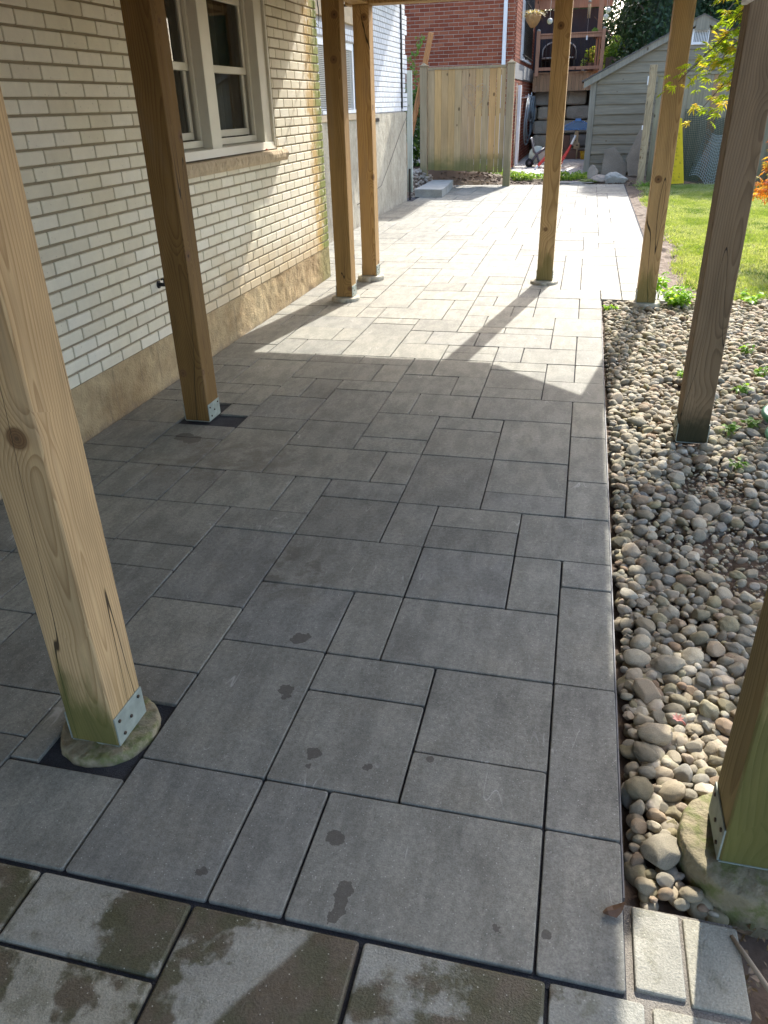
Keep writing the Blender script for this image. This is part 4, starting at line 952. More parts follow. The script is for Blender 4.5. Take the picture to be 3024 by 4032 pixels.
# ---------------------------------------------------------------- shed
M_side = board_mat('shed_siding', [(0, (0.205, 0.185, 0.135)), (1, (0.235, 0.21, 0.155))], axis='x'); M_trim = board_mat('shed_trim', [(0, (0.235, 0.22, 0.175)), (1, (0.235, 0.22, 0.175))])
M_roof = plain('roof_shingle', (0.13, 0.12, 0.11), .95, .1, 0, .3, 30, .5)
sl = (1, 19.2, 0); shed = thing('garden_shed', 'grey green clapboard shed with a gable and a white vent', 'shed', sl); sp = child_at(shed, sl)
SX0, SX1, SXC = -.07, 4.09, 2.01; zr = lambda x: 1.84 + (x + .07) * .50 if x < SXC else 1.84 + (4.09 - x) * .50
mb = MB(); mb.prism([(SX0, 0.0), (SX1, 0.0), (SX1, 1.84), (SXC, 2.88), (SX0, 1.84)], -19.24, -22.6, M=Matrix(((1, 0, 0, 0), (0, 0, -1, 0), (0, 1, 0, 0), (0, 0, 0, 1)))); sp('wall_core', mb, M_side)
mb = MB(); z = .04; k = 0
while z < 2.85:
    z1 = z + .1925; xa = SX0 + .12; xb = SX1 - .12
    if z1 > 1.80: xa = max(xa, (z1 - 1.84) / .5 - .07); xb = min(xb, 4.09 - (z1 - 1.84) / .5)
    if xb - xa > .1:
        xa2 = max(SX0 + .12, (z - 1.80) / .5 - .1); xb2 = min(SX1 - .12, 4.12 - (z - 1.80) / .5)
        vs = [(xa2, 19.205, z), (xb2, 19.205, z), (xb, 19.232, z1 + .01), (xa, 19.232, z1 + .01), (xa2, 19.239, z), (xb2, 19.239, z)]
        mb.add(vs, [(0, 1, 2, 3), (4, 5, 1, 0)], rr.random())
    z = z1
sp('clapboards', mb, M_side)
mb = MB(); mb.box(SX0 - .01, SX0 + .115, 19.195, 19.238, 0, 1.86, .5, .003); sp('corner_board', mb, M_trim); mb = MB(); mb.box(SX1 - .115, SX1 + .01, 19.195, 19.238, 0, 1.86, .5, .003); sp('corner_board', mb, M_trim)
for sg in (0, 1):
    f = (lambda x: x) if sg == 0 else (lambda x: 2 * SXC - x)
    mb = MB(); a = (-.22, 1.74); b = (SXC, 2.855)
    vs = [(f(a[0]), 19.10, a[1] + .0), (f(b[0]), 19.10, b[1]), (f(b[0]), 19.10, b[1] - .13), (f(a[0]), 19.10, a[1] - .13), (f(a[0]), 19.19, a[1]), (f(b[0]), 19.19, b[1]), (f(b[0]), 19.19, b[1] - .13), (f(a[0]), 19.19, a[1] - .13)]
    mb.add([(v[0], v[1], v[2] + .09) for v in vs], [(0, 1, 2, 3), (7, 6, 5, 4), (0, 4, 5, 1), (3, 2, 6, 7), (0, 3, 7, 4), (1, 5, 6, 2)], .5); sp('fascia', mb, M_trim)
    mb = MB(); nst = 14
    for k in range(nst):
        x0_ = -.27 + (SXC + .27) * k / nst; x1_ = -.27 + (SXC + .27) * (k + 1) / nst; z0_ = 1.835 + (x0_ + .27) * .487; z1_ = 1.835 + (x1_ + .27) * .487; u = rr.uniform(-.006, .006)
        vs = [(f(x0_), 19.07 + u, z0_ + .014), (f(x1_ + .01), 19.07 + u, z1_ + .006), (f(x1_ + .01), 22.7, z1_ + .006), (f(x0_), 22.7, z0_ + .014), (f(x0_), 19.07 + u, z0_ - .012), (f(x1_ + .01), 19.07 + u, z1_ - .014)]
        mb.add(vs, [(0, 1, 2, 3), (4, 5, 1, 0), (4, 0, 3)], rr.random())
    sp('roof', mb, M_roof)
mb = MB(); mb.add([(1.87, 19.09, 2.66), (2.15, 19.09, 2.66), (2.12, 19.09, 2.88), (2.01, 19.09, 2.935), (1.90, 19.09, 2.88)], [(0, 1, 2, 3, 4)], .5); sp('gable_block', mb, M_trim)
mb = MB(); mb.box(1.84, 2.17, 19.17, 19.2, 2.42, 2.70, bev=.004); v = sp('vent', mb, M_white2)
mb = MB()
for k in range(9): mb.box(1.885 + k * .031, 1.895 + k * .031, 19.162, 19.169, 2.47, 2.65)
sp('vent_slot', mb, M_bronze, v)
# ---------------------------------------------------------------- right hand fence, with things leaning on it
M_rf = board_mat('grey_fence_board', [(0, (0.27, 0.245, 0.17)), (.5, (0.24, 0.215, 0.15)), (.85, (0.28, 0.25, 0.18)), (1, (0.33, 0.21, 0.12))], moss=.45, mz=(.5, .1))
fl2 = (3, 17.1, 0); f2 = thing('garden_fence', 'weathered board fence behind the lawn running right from the shed', 'fence', fl2); f2p = child_at(f2, fl2)
x = 1.15; k = 0
while x < 8.2:
    b = .14; mb = MB(); mb.box(x + .002, x + b - .002, 17.10 + rr.uniform(0, .005), 17.12, .03, 1.84, 1.0 if k == 7 else rr.random() * .85, .002)
    if k < 60: f2p('board', mb, M_rf)
    x += b; k += 1
mb = MB(); mb.box(1.12, 8.2, 17.08, 17.13, 1.841, 1.88, .3, .003); f2p('top_rail', mb, M_rf)
for xx in (1.04, 3.4, 5.8, 8.2):
    mb = MB(); mb.box(xx - .065, xx + .065, 16.98, 17.099, -.1, 2.03 if xx < 2 else 1.95, .4, .005); f2p('fence_post', mb, wood_mat('fence_post_grey', (0.42, 0.33, 0.20), (0.26, 0.18, 0.10)) if xx < 2 else M_rf)
mb = MB(); mb.box(.955, .975, 17.0, 17.06, 1.70, 1.85, bev=.002); mb.box(.955, .975, 17.0, 17.06, .95, 1.03, bev=.002); f2p('hinge', mb, M_white2)
M_yel = plain('yellow_board_face', (0.62, 0.45, 0.02), .7, .2, 0, .12, 12); M_ink = plain('board_print', (0.30, 0.24, 0.03), .8)
yb = thing('yellow_board', 'tall tapered yellow sheathing board with dark print leaning on the fence', 'board', (1.6, 16.85, 0)); yp = child_at(yb, (1.6, 16.85, 0))
ly = lambda z: 16.80 + z * .15
P_ = [(1.33, .0), (1.84, .02), (1.66, 1.13), (1.60, 1.15), (1.42, 1.10)]
mb = MB(); vs = [(a, ly(b), b) for a, b in P_] + [(a, ly(b) + .035, b) for a, b in P_]; mb.add(vs, [(0, 1, 2, 3, 4), (9, 8, 7, 6, 5)] + [(i, 5 + i, 5 + (i + 1) % 5, (i + 1) % 5) for i in range(5)]); yp('panel', mb, M_yel)
mb = MB(); ry = random.Random(5)
for k in range(64):
    z = .06 + .98 * (k // 4) / 16; wv = 1.84 - .16 * z; x = 1.42 + (k % 4) * .10 + ry.uniform(-.02, .02); sz = ry.uniform(.01, .05)
    if x + sz > wv - .03: continue
    if k % 3 == 0:
        for e in range(3): mb.box(x, x + sz * 1.2, ly(z) - .003, ly(z) - .001, z + e * .012, z + e * .012 + .004)
    else: mb.box(x, x + sz, ly(z) - .003, ly(z) - .001, z, z + .006); mb.box(x, x + .007, ly(z) - .003, ly(z) - .001, z, z + sz); mb.box(x + sz * .5, x + sz * .5 + .006, ly(z) - .003, ly(z) - .001, z, z + sz * .8)
yp('printed_marks', mb, M_ink)
def net(name, p, nu, nv, r, mat, label):
    mb = MB()
    for i in range(nu + 1): mb.tube([p(i / nu, j / 14) for j in range(15)], r, 3, cap=False)
    for j in range(nv + 1): mb.tube([p(i / 14, j / nv) for i in range(15)], r, 3, cap=False)
    return tag(mb.obj(name, mat), label, 'netting')
net('dark_green_netting', lambda u, v: (1.70 + .78 * u + .05 * math.sin(v * 4), 17.0 - .10 * math.sin(u * PI) - .08 * v, 1.28 - .14 * u - 1.2 * v + .04 * math.sin(u * 5)), 26, 38, .004, plain('green_plastic', (0.02, 0.06, 0.045), .5), 'dark green plastic garden netting hanging on the fence')
net('white_netting', lambda u, v: (1.92 + .62 * u + .22 * v * (1 - u) , 16.86 - .12 * math.sin(u * PI) + .1 * v, .03 + .10 * math.sin(u * 7) * (1 - v) + .80 * v + .12 * (2 * u - 1) ** 2), 17, 17, .0042, plain('white_plastic', (0.34, 0.38, 0.36), .5), 'pale wire netting curling at the foot of the fence beside the yellow board')
# ---------------------------------------------------------------- red brick house
hl = (-1.86, 20.5, 0); rh = thing('red_brick_house', 'red brick house behind the board fence with a white downspout', 'house', hl); rp = child_at(rh, hl)
mb = MB(); bricks_y(mb, 20.47, -5.2, -1.862, 1.2, 4.4, .077, .228, .011, rr=random.Random(6))
RWN = (22.0, 25.1, 2.44, 4.4)
def bricks_xr(mb, z0, z1, holes): bricks_x(mb, -1.83, 20.47, 27.9, z0, z1, .077, .228, .011, holes, rr=random.Random(7), bev=.002)
bricks_xr(mb, .04, 1.965, [(21.3, 21.7, 0, 1.84)]); bricks_xr(mb, 2.31, 4.39, [RWN])
mb.box(-5.2, -1.862, 20.47, 20.5, 4.42, 7.0, .5)
rp('brick_wall', mb, M_rbrick)
mb = MB(); mb.box(-6, -1.84, 20.48, 22.0, 0, 7.1); mb.box(-6, -1.84, 22.0, 25.1, 0, 2.44); mb.box(-6, -1.84, 25.1, 27.9, 0, 7.1); mb.box(-6, -1.84, 22, 25.1, 4.4, 7.1); mb.box(-6, -2.2, 22.0, 25.1, 2.44, 4.4); rp('mortar', mb, M_rmort)
mb = MB(); mb.box(-1.86, -1.822, 20.5, 27.9, 1.97, 2.30, bev=.004); mb.box(-1.83, -1.80, 22.9, 27.6, 1.99, 2.29, bev=.003); rp('concrete_band', mb, plain('band_concrete', (0.33, 0.32, 0.30), .9, .2, 0, .3, 5, .3))
rw = rp('window', MB().box(-1.95, -1.80, 21.93, 22.0, 2.44, 4.4, bev=.003), M_white2)
mb = MB(); mb.box(-1.95, -1.80, 22.75, 22.9, 2.44, 4.4, bev=.003); mb.box(-1.9, -1.79, 21.95, 25.2, 2.39, 2.438, bev=.003); rp('frame', mb, M_white2, rw)
mb = MB(); mb.box(-1.93, -1.92, 22, 25.1, 2.44, 4.4); rp('glass_pane', mb, M_dark, rw)
mb = MB()
for k in range(9): mb.tube([(-1.77, 22.2 + k * .33, 2.46), (-1.77, 22.2 + k * .33, 4.4)], .014, 6)
for z in (2.5, 3.3, 3.62, 4.2): mb.tube([(-1.77, 21.95, z), (-1.77, 25.1, z)], .014, 6)
rp('window_bars', mb, M_bronze, rw)
mb = MB(); mb.box(-2.125, -2.04, 20.39, 20.455, .4, 5.0, bev=.008); rp('downspout', mb, M_white2)
mb = MB(); mb.box(-1.80, -1.73, 21.35, 21.65, .05, 1.84, bev=.004); mb.box(-1.80, -1.74, 27.3, 27.4, 0, 1.9, bev=.004); rp('white_trim', mb, M_white2)
mb = MB(); mb.box(-1.83, -1.76, 25.0, 25.2, 3.25, 3.36, bev=.01); mb.box(-1.83, -1.74, 27.0, 27.2, 2.68, 2.8, bev=.01); rp('wall_lamp', mb, M_slab)
mb = MB(); mb.prism([(-7, 20.1), (-1.2, 20.1), (-1.2, 28.4), (-7, 28.4)], 7.1, 7.3); rp('roof', mb, M_roof)
# hose hanging on the wall
hb = thing('garden_hose', 'pale grey blue garden hose hanging in long loops on the red brick wall', 'hose', (-1.7, 23.5, 1.5)); hq = child_at(hb, (-1.7, 23.5, 1.5))
mb = MB()
for k, (hw, zb, yc) in enumerate(((1.35, .42, 24.0), (1.1, .50, 24.2), (1.45, .62, 24.4), (.8, 1.0, 24.3), (.9, 1.1, 24.9), (.6, .95, 25.2))):
    pts = []
    for j in range(25):
        t = j / 24 * 2 * PI; pts.append((-1.72 + .015 * k, yc + hw * math.sin(t) * (1 - .45 * (math.cos(t) + 1) / 2), (1.60 + zb) / 2 + (1.60 - zb) / 2 * math.cos(t)))
    mb.tube(pts, .022, 8)
mb.tube([(-1.68, 24.4, 1.6), (-1.66, 25.6, 1.4), (-1.66, 26.0, 1.05)], .03, 8); hq('hose_loops', mb, plain('hose_rubber', (0.22, 0.26, 0.27), .45, .4))
mb = MB(); mb.tube([(-1.83, 23.0, 1.58), (-1.66, 23.0, 1.58), (-1.66, 23.0, 1.66)], .014, 8); mb.tube([(-1.83, 24.2, 1.62), (-1.66, 24.2, 1.62), (-1.66, 24.2, 1.70)], .014, 8); hq('hook', mb, M_white2)
# hanging basket
bl = (-1.43, 20.0, 3.1); ba = thing('hanging_basket', 'hanging coir basket of pale flowers and dry grass by the red brick corner', 'hanging basket', bl)
mb = MB(); mb.sm = True; n = 22; vs = []
for k in range(9):
    t = k / 8; r_ = .168 * math.sin(min(1, .12 + t * .95) * PI / 2) ** .8 if k else .04
    for i in range(n): a = 2 * PI * i / n; e = 1 + .06 * fbm(Vector((math.cos(a) * 3, math.sin(a) * 3, t * 5)), 3); vs.append((r_ * e * math.cos(a), r_ * e * math.sin(a), -.19 + .25 * t))
mb.add(vs, [(k * n + i, k * n + (i + 1) % n, (k + 1) * n + (i + 1) % n, (k + 1) * n + i) for k in range(8) for i in range(n)] + [tuple(range(n - 1, -1, -1)), tuple(8 * n + i for i in range(n))], .5, True)
mb.obj('coir_liner', rock_mat('coir', [(0, (0.30, 0.17, 0.07)), (1, (0.40, 0.24, 0.11))], 18, 60, .02), ba)
def spray(mb, c, n, L, wd, rr, down=0.0, up=.6, curl=.5):
    for _ in range(n):
        a = rr.uniform(0, 2 * PI); l = L * rr.uniform(.5, 1.1); d = Vector((math.cos(a), math.sin(a), rr.uniform(up * .4, up * 1.6))).normalized(); p = Vector(c) + Vector((rr.uniform(-.08, .08), rr.uniform(-.08, .08), 0)); sd = d.cross(Vector((0, 0, 1))).normalized() * wd / 2; t = rr.random(); pr = None
        for s_ in range(5):
            f = s_ / 4; q_ = p + d * l * f - Vector((0, 0, curl * l * f * f)); ww = sd * (1 - f * .9)
            if pr: mb.add([pr[0], pr[1], q_ + ww, q_ - ww], [(0, 1, 2, 3)], t)
            pr = (q_ - ww, q_ + ww)
mb = MB(); rb = random.Random(3); spray(mb, (0, 0, .06), 170, .36, .014, rb); mb.obj('dry_grass', leaf_mat('dry_grass', [(0, (0.45, 0.22, 0.10)), (.5, (0.52, 0.40, 0.12)), (1, (0.30, 0.33, 0.10))], .3), ba)
def clumpleaf(mb, c, rad, n, sz, rr, flat=.6, tone=None, surf=False):
    for _ in range(n):
        d = Vector((rr.gauss(0, 1), rr.gauss(0, 1), rr.gauss(0, 1))).normalized() * (rr.uniform(.75, 1.05) if surf else rr.random() ** .4)
        p = Vector((c[0] + d.x * rad[0], c[1] + d.y * rad[1], c[2] + d.z * rad[2])); nn = (Vector((rr.gauss(0, 1), rr.gauss(0, 1), rr.gauss(0, 1) + flat))).normalized(); u = nn.orthogonal().normalized(); u = Matrix.Rotation(rr.uniform(0, 6.28), 3, nn) @ u; v = nn.cross(u); s_ = sz * rr.uniform(.6, 1.2)
        b = nn * s_ * .12
        mb.add([p - u * s_, p - u * s_ * .2 + v * s_ * .5 + b, p + u * s_ * .35 + v * s_ * .38 + b, p + u * s_ * 1.05, p + u * s_ * .35 - v * s_ * .38 + b, p - u * s_ * .2 - v * s_ * .5 + b], [(0, 3, 2, 1), (0, 5, 4, 3)], rr.random() if tone is None else tone)
mb = MB(); clumpleaf(mb, (0, 0, .09), (.15, .15, .07), 90, .022, rb); mb.obj('flowers', leaf_mat('pale_flower', [(0, (0.62, 0.55, 0.68)), (.6, (0.7, 0.66, 0.72)), (1, (0.35, 0.3, 0.5))], .3), ba)
mb = MB(); mb.tube([(-.15, 0, .05), (0, 0, .7), (.15, 0, .05)], .006, 5); mb.tube([(0, 0, .7), (0, 0, 1.0), (-.42, .45, 1.05)], .01, 6); mb.obj('hanger', M_bronze, ba)
# ---------------------------------------------------------------- neighbour's raised deck, on the armour stone wall
sw = thing('stone_retaining_wall', 'retaining wall of stacked rough armour stone blocks under the neighbour\'s deck', 'retaining wall', (-.9, 26, 0))
rs = random.Random(31)
rows = [(1.36, 1.74, [(-1.72, -.82), (-.80, -.19)]), (.98, 1.34, [(-1.72, -1.62), (-1.60, -.78), (-.76, .9)]), (.60, .96, [(-1.72, -.95), (-.93, .2), (.22, .9)]), (.24, .58, [(-1.70, -1.1), (-1.08, .02), (.04, .9)]), (-.06, .22, [(-1.7, -.7), (-.68, .4), (.42, 1.0)]), (1.36, 1.7, [(.12, .9)])]
for (z0, z1, xs) in rows:
    for (a, b) in xs:
        w_, h_ = (b - a) / 2, (z1 - z0) / 2; vs, fs = ico(3); out = []
        off = Vector((rs.uniform(-9, 9), rs.uniform(-9, 9), 0))
        for v_ in vs:
            q_ = Vector([math.copysign(abs(c_) ** .28, c_) for c_ in v_]); q_ *= 1 + .05 * fbm(v_ * 2 + off, 3); out.append((q_.x * w_ * .98, q_.y * .3, q_.z * h_ * 1.0))
        mb = MB(); mb.add(out, fs, rs.random(), False); o = mb.obj('stone_block', M_block, sw); o.location = ((a + b) / 2 + .9, .3 + rs.uniform(-.05, .05), (z0 + z1) / 2)
mb = MB(); mb.box(-1.8, 3, 26.55, 26.7, 0, 1.7); struct(mb.obj('earth_behind_wall', M_soil))
dl = (-.8, 25.6, 2.2); D2 = thing('neighbour_deck', 'neighbour\'s reddish wooden deck with black balusters above the stone wall', 'deck', dl); dp = child_at(D2, dl)
M_red = board_mat('reddish_deck_wood', [(0, (0.44, 0.22, 0.14)), (1, (0.50, 0.28, 0.18))], axis='z'); M_skirt = board_mat('skirt_board', [(0, (0.46, 0.28, 0.165)), (.5, (0.52, 0.32, 0.185)), (1, (0.40, 0.245, 0.145))])
x = -1.74
while x < .30:
    mb = MB(); mb.box(x + .003, x + .097, 25.52, 25.54, 1.72, 2.16, rs.random(), .002); dp('skirt_board', mb, M_skirt); x += .1
mb = MB(); mb.box(-1.74, .35, 25.49, 25.51, 2.165, 2.20, .5, .003); mb.box(-1.74, 4, 25.55, 29, 2.14, 2.19, .5); dp('floor', mb, M_skirt)
mb = MB(); mb.box(-.02, .16, 25.54, 25.62, 1.2, 1.72, .4, .003); dp('corner_trim', mb, M_skirt)
for (xx, zt) in ((-1.62, 3.18), (.125, 3.17)):
    mb = MB(); mb.box(xx - .05, xx + .05, 25.0, 25.1, 2.10, zt, .5, .005); po = dp('rail_post', mb, M_red); mb = MB(); vs, fs = ico(2); mb.add([(xx + v_[0] * .05, 25.05 + v_[1] * .05, zt + .01 + v_[2] * .04) for v_ in vs], fs, .5, True); dp('post_cap', mb, M_slab, po)
mb = MB(); mb.box(-1.57, .075, 24.99, 25.11, 3.08, 3.115, .5, .004); mb.box(-1.57, .075, 25.03, 25.07, 2.99, 3.075, .7, .003); mb.box(-1.57, .075, 25.03, 25.07, 2.23, 2.31, .2, .003); dp('rails', mb, M_red)
for k in range(14):
    mb = MB(); xx = -1.50 + k * .115; mb.tube([(xx, 25.05, 2.315), (xx, 25.05, 2.985)], .011, 8); dp('baluster', mb, M_bronze)
mb = MB(); mb.box(-.065, .06, 25.3, 25.42, 2.2, 6.0, .5, .004); dp('pergola_post', mb, M_red)
mb = MB(); mb.box(-1.9, .3, 26.0, 26.06, 3.76, 3.99, .4, .004); mb.box(-1.9, .3, 25.95, 26.0, 3.99, 4.12, .8, .004); dp('pergola_beam', mb, M_red)
for k in range(4):
    mb = MB(); mb.box(-1.6 + k * .45, -1.56 + k * .45, 25.8, 28.6, 4.0, 4.15, .4); dp('rafter', mb, M_red)
mb = MB()
for i in range(40):
    a, b = -1.85 + i * .047, -1.85 + (i + 1) * .047; mb.quad((a, 26.62 + .012 * math.sin(i), 2.2), (b, 26.62 + .012 * math.sin(i + 1), 2.2), (b, 26.62 + .012 * math.sin(i + 1), 3.78), (a, 26.62 + .012 * math.sin(i), 3.78))
tag(mb.obj('shade_screen', plain('charcoal_fabric', (0.055, 0.055, 0.068), .9, .1)), 'dark charcoal fabric screen hanging under the pergola', 'screen')
for (p, lab) in (((-1.335, 25.0, 3.40), 'round white paper lantern hanging left of the middle post'), ((.185, 25.0, 3.58), 'upper of the two white lanterns beside the pergola post'), ((.14, 25.02, 3.43), 'lower of the two white lanterns beside the pergola post')):
    vs, fs = ico(3); mb = MB(); mb.add([(v_[0] * .075, v_[1] * .075, v_[2] * .072) for v_ in vs], fs, .5, True); mb.tube([(0, 0, .07), (0, 0, .5)], .004, 5); o = mb.obj('paper_lantern', leaf_mat('lantern_paper', [(0, (0.66, 0.68, 0.85)), (1, (0.66, 0.68, 0.85))], .3)); o.location = p; tag(o, lab, 'lantern', 'white lanterns on the neighbour\'s deck')
wc = thing('wind_chime', 'pale bamboo wind chime hanging from the pergola beam', 'wind chime', (-.31, 24.6, 3.75)); mb = MB(); mb.sm = True; mb.tube([(0, 0, 0), (0, 0, .035)], [.055, .03], 12); mb.obj('chime_top', M_slab, wc)
for k in range(5):
    a = k * 1.257; mb = MB(); mb.tube([(.033 * math.cos(a), .033 * math.sin(a), -.04), (.033 * math.cos(a), .033 * math.sin(a), -.36 + .03 * (k % 2))], .0095, 8); mb.obj('chime_tube', plain('bamboo', (0.5, 0.38, 0.22), .5), wc)
mb = MB(); mb.tube([(0, 0, .035), (0, .9, .22)], .003, 4); mb.tube([(0, 0, 0), (0, 0, -.75)], .002, 4); mb.box(-.02, .02, -.003, .003, -.85, -.75); mb.obj('cord', M_white2, wc)
# chairs, table, plants on that deck
def deckchair(x, y, lab):
    t = thing('patio_chair', lab, 'chair', (x, y, 2.19), 'chairs on the neighbour\'s deck'); mb = MB(); n = 12
    pts = [(.34 * math.cos(PI * i / n), .05, .55 + .24 * math.sin(PI * i / n)) for i in range(n + 1)]; mb.tube([(.34, .0, .35)] + pts + [(-.34, 0, .35)], .022, 6); mb.obj('back_frame', plain('chair_frame', (0.5, 0.48, 0.45), .3, .5), t)
    mb = MB(); mb.add([(.32 * math.cos(PI * i / n), .07, .55 + .22 * math.sin(PI * i / n)) for i in range(n + 1)] + [(-.32, .03, .35), (.32, .03, .35)], [tuple(range(n + 3))]); mb.obj('back_cushion', plain('brown_cushion', (0.05, 0.03, 0.028), .9), t)
    mb = MB(); mb.box(-.34, .34, -.5, .05, .32, .40, bev=.02); mb.obj('seat', plain('brown_cushion_seat', (0.06, 0.04, 0.035), .9), t)
    for (a, b) in ((-.32, -.47), (.32, -.47), (-.32, .03), (.32, .03)): mb = MB(); mb.box(a - .02, a + .02, b - .02, b + .02, 0, .32, bev=.004); mb.obj('leg', M_bronze, t)
deckchair(-1.22, 26.3, 'dark round backed chair left of the middle post on the neighbour\'s deck'); deckchair(-.95, 26.42, 'dark round backed chair mostly hidden behind the middle post')
mb = MB(); mb.tube([(-1.1, 25.6, 2.53), (-1.1, 25.6, 2.56)], .45, 28); mb.tube([(-1.1, 25.6, 2.19), (-1.1, 25.6, 2.53)], .04, 10); tag(mb.obj('round_table', plain('table_glass', (0.5, 0.52, 0.53), .15, .6)), 'shiny round table between the chairs on the neighbour\'s deck', 'table')
def potplant(x, y, z, h, r, lab, stops, n, sz, pot=(0.25, 0.13, 0.08)):
    t = thing('potted_plant', lab, 'plant', (x, y, z)); mb = MB(); mb.tube([(0, 0, 0), (0, 0, h * .4)], [r * .55, r * .75], 16); mb.obj('pot', plain('pot_clay', pot, .8), t)
    mb = MB(); rq = random.Random(int(x * 100)); clumpleaf(mb, (0, 0, h * .75), (r * 1.2, r * 1.2, h * .45), n, sz, rq); mb.obj('foliage', leaf_mat('pot_foliage', stops, .4), t)
potplant(-.15, 25.5, 2.2, .5, .17, 'bright yellow green potted plant behind the balusters', [(0, (0.35, 0.42, 0.06)), (.5, (0.2, 0.3, 0.05)), (1, (0.5, 0.35, 0.12))], 260, .045)
potplant(-.36, 25.45, 2.2, .25, .07, 'small pale green potted plant at the foot of the balusters', [(0, (0.45, 0.5, 0.2)), (1, (0.3, 0.4, 0.1))], 60, .03, (.6, .6, .55))
potplant(-.1, 25.2, 2.95, .22, .09, 'little green plant sitting on the deck rail corner', [(0, (0.12, 0.28, 0.05)), (1, (0.25, 0.4, 0.1))], 130, .035)
# playhouse
pl_ = (-.35, 24.5, 0); ph = thing('playhouse', 'children\'s plastic play kitchen with a blue gabled roof and tan pillar', 'playhouse', pl_); pp = child_at(ph, pl_)
M_blue = plain('blue_plastic', (0.17, 0.30, 0.47), .45, .4); M_blue2 = plain('bright_blue_plastic', (0.14, 0.33, 0.68), .4, .4); M_tan = plain('tan_plastic', (0.50, 0.37, 0.21), .45, .4); M_brn = plain('brown_plastic', (0.20, 0.105, 0.07), .5, .4)
mb = MB(); Y_ = Matrix(((1, 0, 0, 0), (0, 0, -1, 24.4), (0, 1, 0, 0), (0, 0, 0, 1))); mb.prism([(-.80, .74), (.10, .74), (.10, .78), (-.04, .85), (-.35, .97), (-.66, .85), (-.80, .78)], 0, -.6, M=Y_); pp('roof', mb, M_blue)
mb = MB(); mb.box(-.43, -.27, 24.36, 24.5, .96, 1.03, bev=.01)
for k in range(8):
    for sg in (-1, 1): xx = -.35 + sg * (.08 + k * .05); mb.box(xx - .022, xx + .022, 24.37, 24.5, .955 - k * .021, .985 - k * .021, bev=.006)
for k in range(12): mb.tube([(-.76 + k * .075, 24.395, .765), (-.76 + k * .075, 24.375, .765)], .02, 8)
pp('roof_trim', mb, M_blue2)
mb = MB(); mb.box(-.425, -.305, 24.42, 24.52, .26, .735, bev=.01); mb.box(-.415, -.315, 24.41, 24.42, .62, .7, bev=.004); mb.box(-.39, -.25, 24.38, 24.42, .28, .42, bev=.02); mb.tube([(-.32, 24.40, .28), (-.32, 24.40, -.0)], .02, 8); pp('pillar', mb, M_tan)
mb = MB(); mb.box(-.355, -.30, 24.372, 24.379, .35, .375); mb.tube([(-.385, 24.41, .48), (-.385, 24.40, .48)], .015, 8); pp('slot', mb, M_bronze)
mb = MB(); mb.box(-.95, -.34, 24.5, 24.9, 0, .25, bev=.01); mb.box(-.30, .15, 24.55, 24.9, 0, .22, bev=.01); mb.box(-.72, -.55, 24.6, 24.9, .25, .62, bev=.01); pp('base', mb, M_brn)
mb = MB(); vs = []; mb.tube([(-.14, 24.3, 0), (-.14, 24.3, .2)], [.07, .09], 16); mb.tube([(-.14, 24.3, .2), (-.14, 24.3, .215)], [.098, .098], 16); tag(mb.obj('yellow_bucket', plain('yellow_plastic', (0.6, 0.36, 0.02), .4, .4)), 'small yellow bucket on the ground by the shed corner', 'bucket')
# red rocker
rk = thing('red_rocker', 'children\'s rocker with curved red plastic rails and white tips, partly behind the middle post', 'toy', (-.8, 21.0, 0)); M_redp = plain('red_plastic', (0.55, 0.045, 0.03), .35, .5)
for dy in (0, .38):
    for sg in (-1, 1):
        pts = []; rs_ = []
        for k in range(11):
            t = k / 10; pts.append((sg * (.06 + .40 * t + .0 * t), dy - .25 * t if sg < 0 else dy + .1 * t, (.10 + .62 * t ** 1.6) if sg > 0 else (.32 - .36 * t ** 1.3 + .03)))
            rs_.append(.045 - .02 * t)
        mb = MB(); mb.tube(pts[:9], rs_[:9], 10); rail = mb.obj('rail', M_redp, rk); mb = MB(); mb.tube([Vector(pts[8]) , Vector(pts[9]), Vector(pts[10])], rs_[8:], 10); mb.obj('white_tip', M_white2, rail)
mb = MB(); mb.box(-.12, .2, -.02, .4, .10, .15, bev=.015); mb.obj('seat', M_redp, rk); mb = MB(); mb.tube([(.16, -.03, .14), (.16, .42, .14)], .022, 8); mb.tube([(.1, -.03, .2), (.1, .42, .2)], .018, 8); mb.obj('crossbar', M_white2, rk)
# hose reel
hr = thing('hose_reel_cart', 'grey wheeled hose reel cart with a white and green reel below the hanging hose', 'hose reel', (-1.3, 21.6, 0)); M_gp = plain('grey_plastic', (0.12, 0.115, 0.12), .5, .4); M_wg = plain('pale_plastic', (0.52, 0.58, 0.50), .5, .4)
for dy in (0, .42):
    mb = MB(); mb.tube([(-.13, dy, .66), (-.04, dy, .36), (.03, dy, .30), (.22, dy, .43)], [.018, .03, .035, .03], 8); mb.tube([(.03, dy, .30), (-.13, dy, .05)], .028, 8); mb.tube([(.03, dy, .30), (.12, dy, .04)], .024, 8); mb.obj('side_frame', M_gp, hr)
mb = MB(); mb.tube([(.03, .05, .28), (.03, .07, .28)], .20, 24); mb.tube([(.03, .36, .28), (.03, .38, .28)], .20, 24); mb.obj('reel_flange', M_wg, hr)
mb = MB()
for k in range(8): mb.tube([(.03 + .15 * math.cos(a / 16 * 2 * PI), .09 + k * .035, .28 + .15 * math.sin(a / 16 * 2 * PI)) for a in range(17)], .017, 6)
mb.obj('wound_hose', plain('green_hose', (0.05, 0.25, 0.14), .45), hr); mb = MB(); mb.tube([(-.14, 0, .66), (-.14, .42, .66)], .018, 8); mb.obj('handle', M_white2, hr)
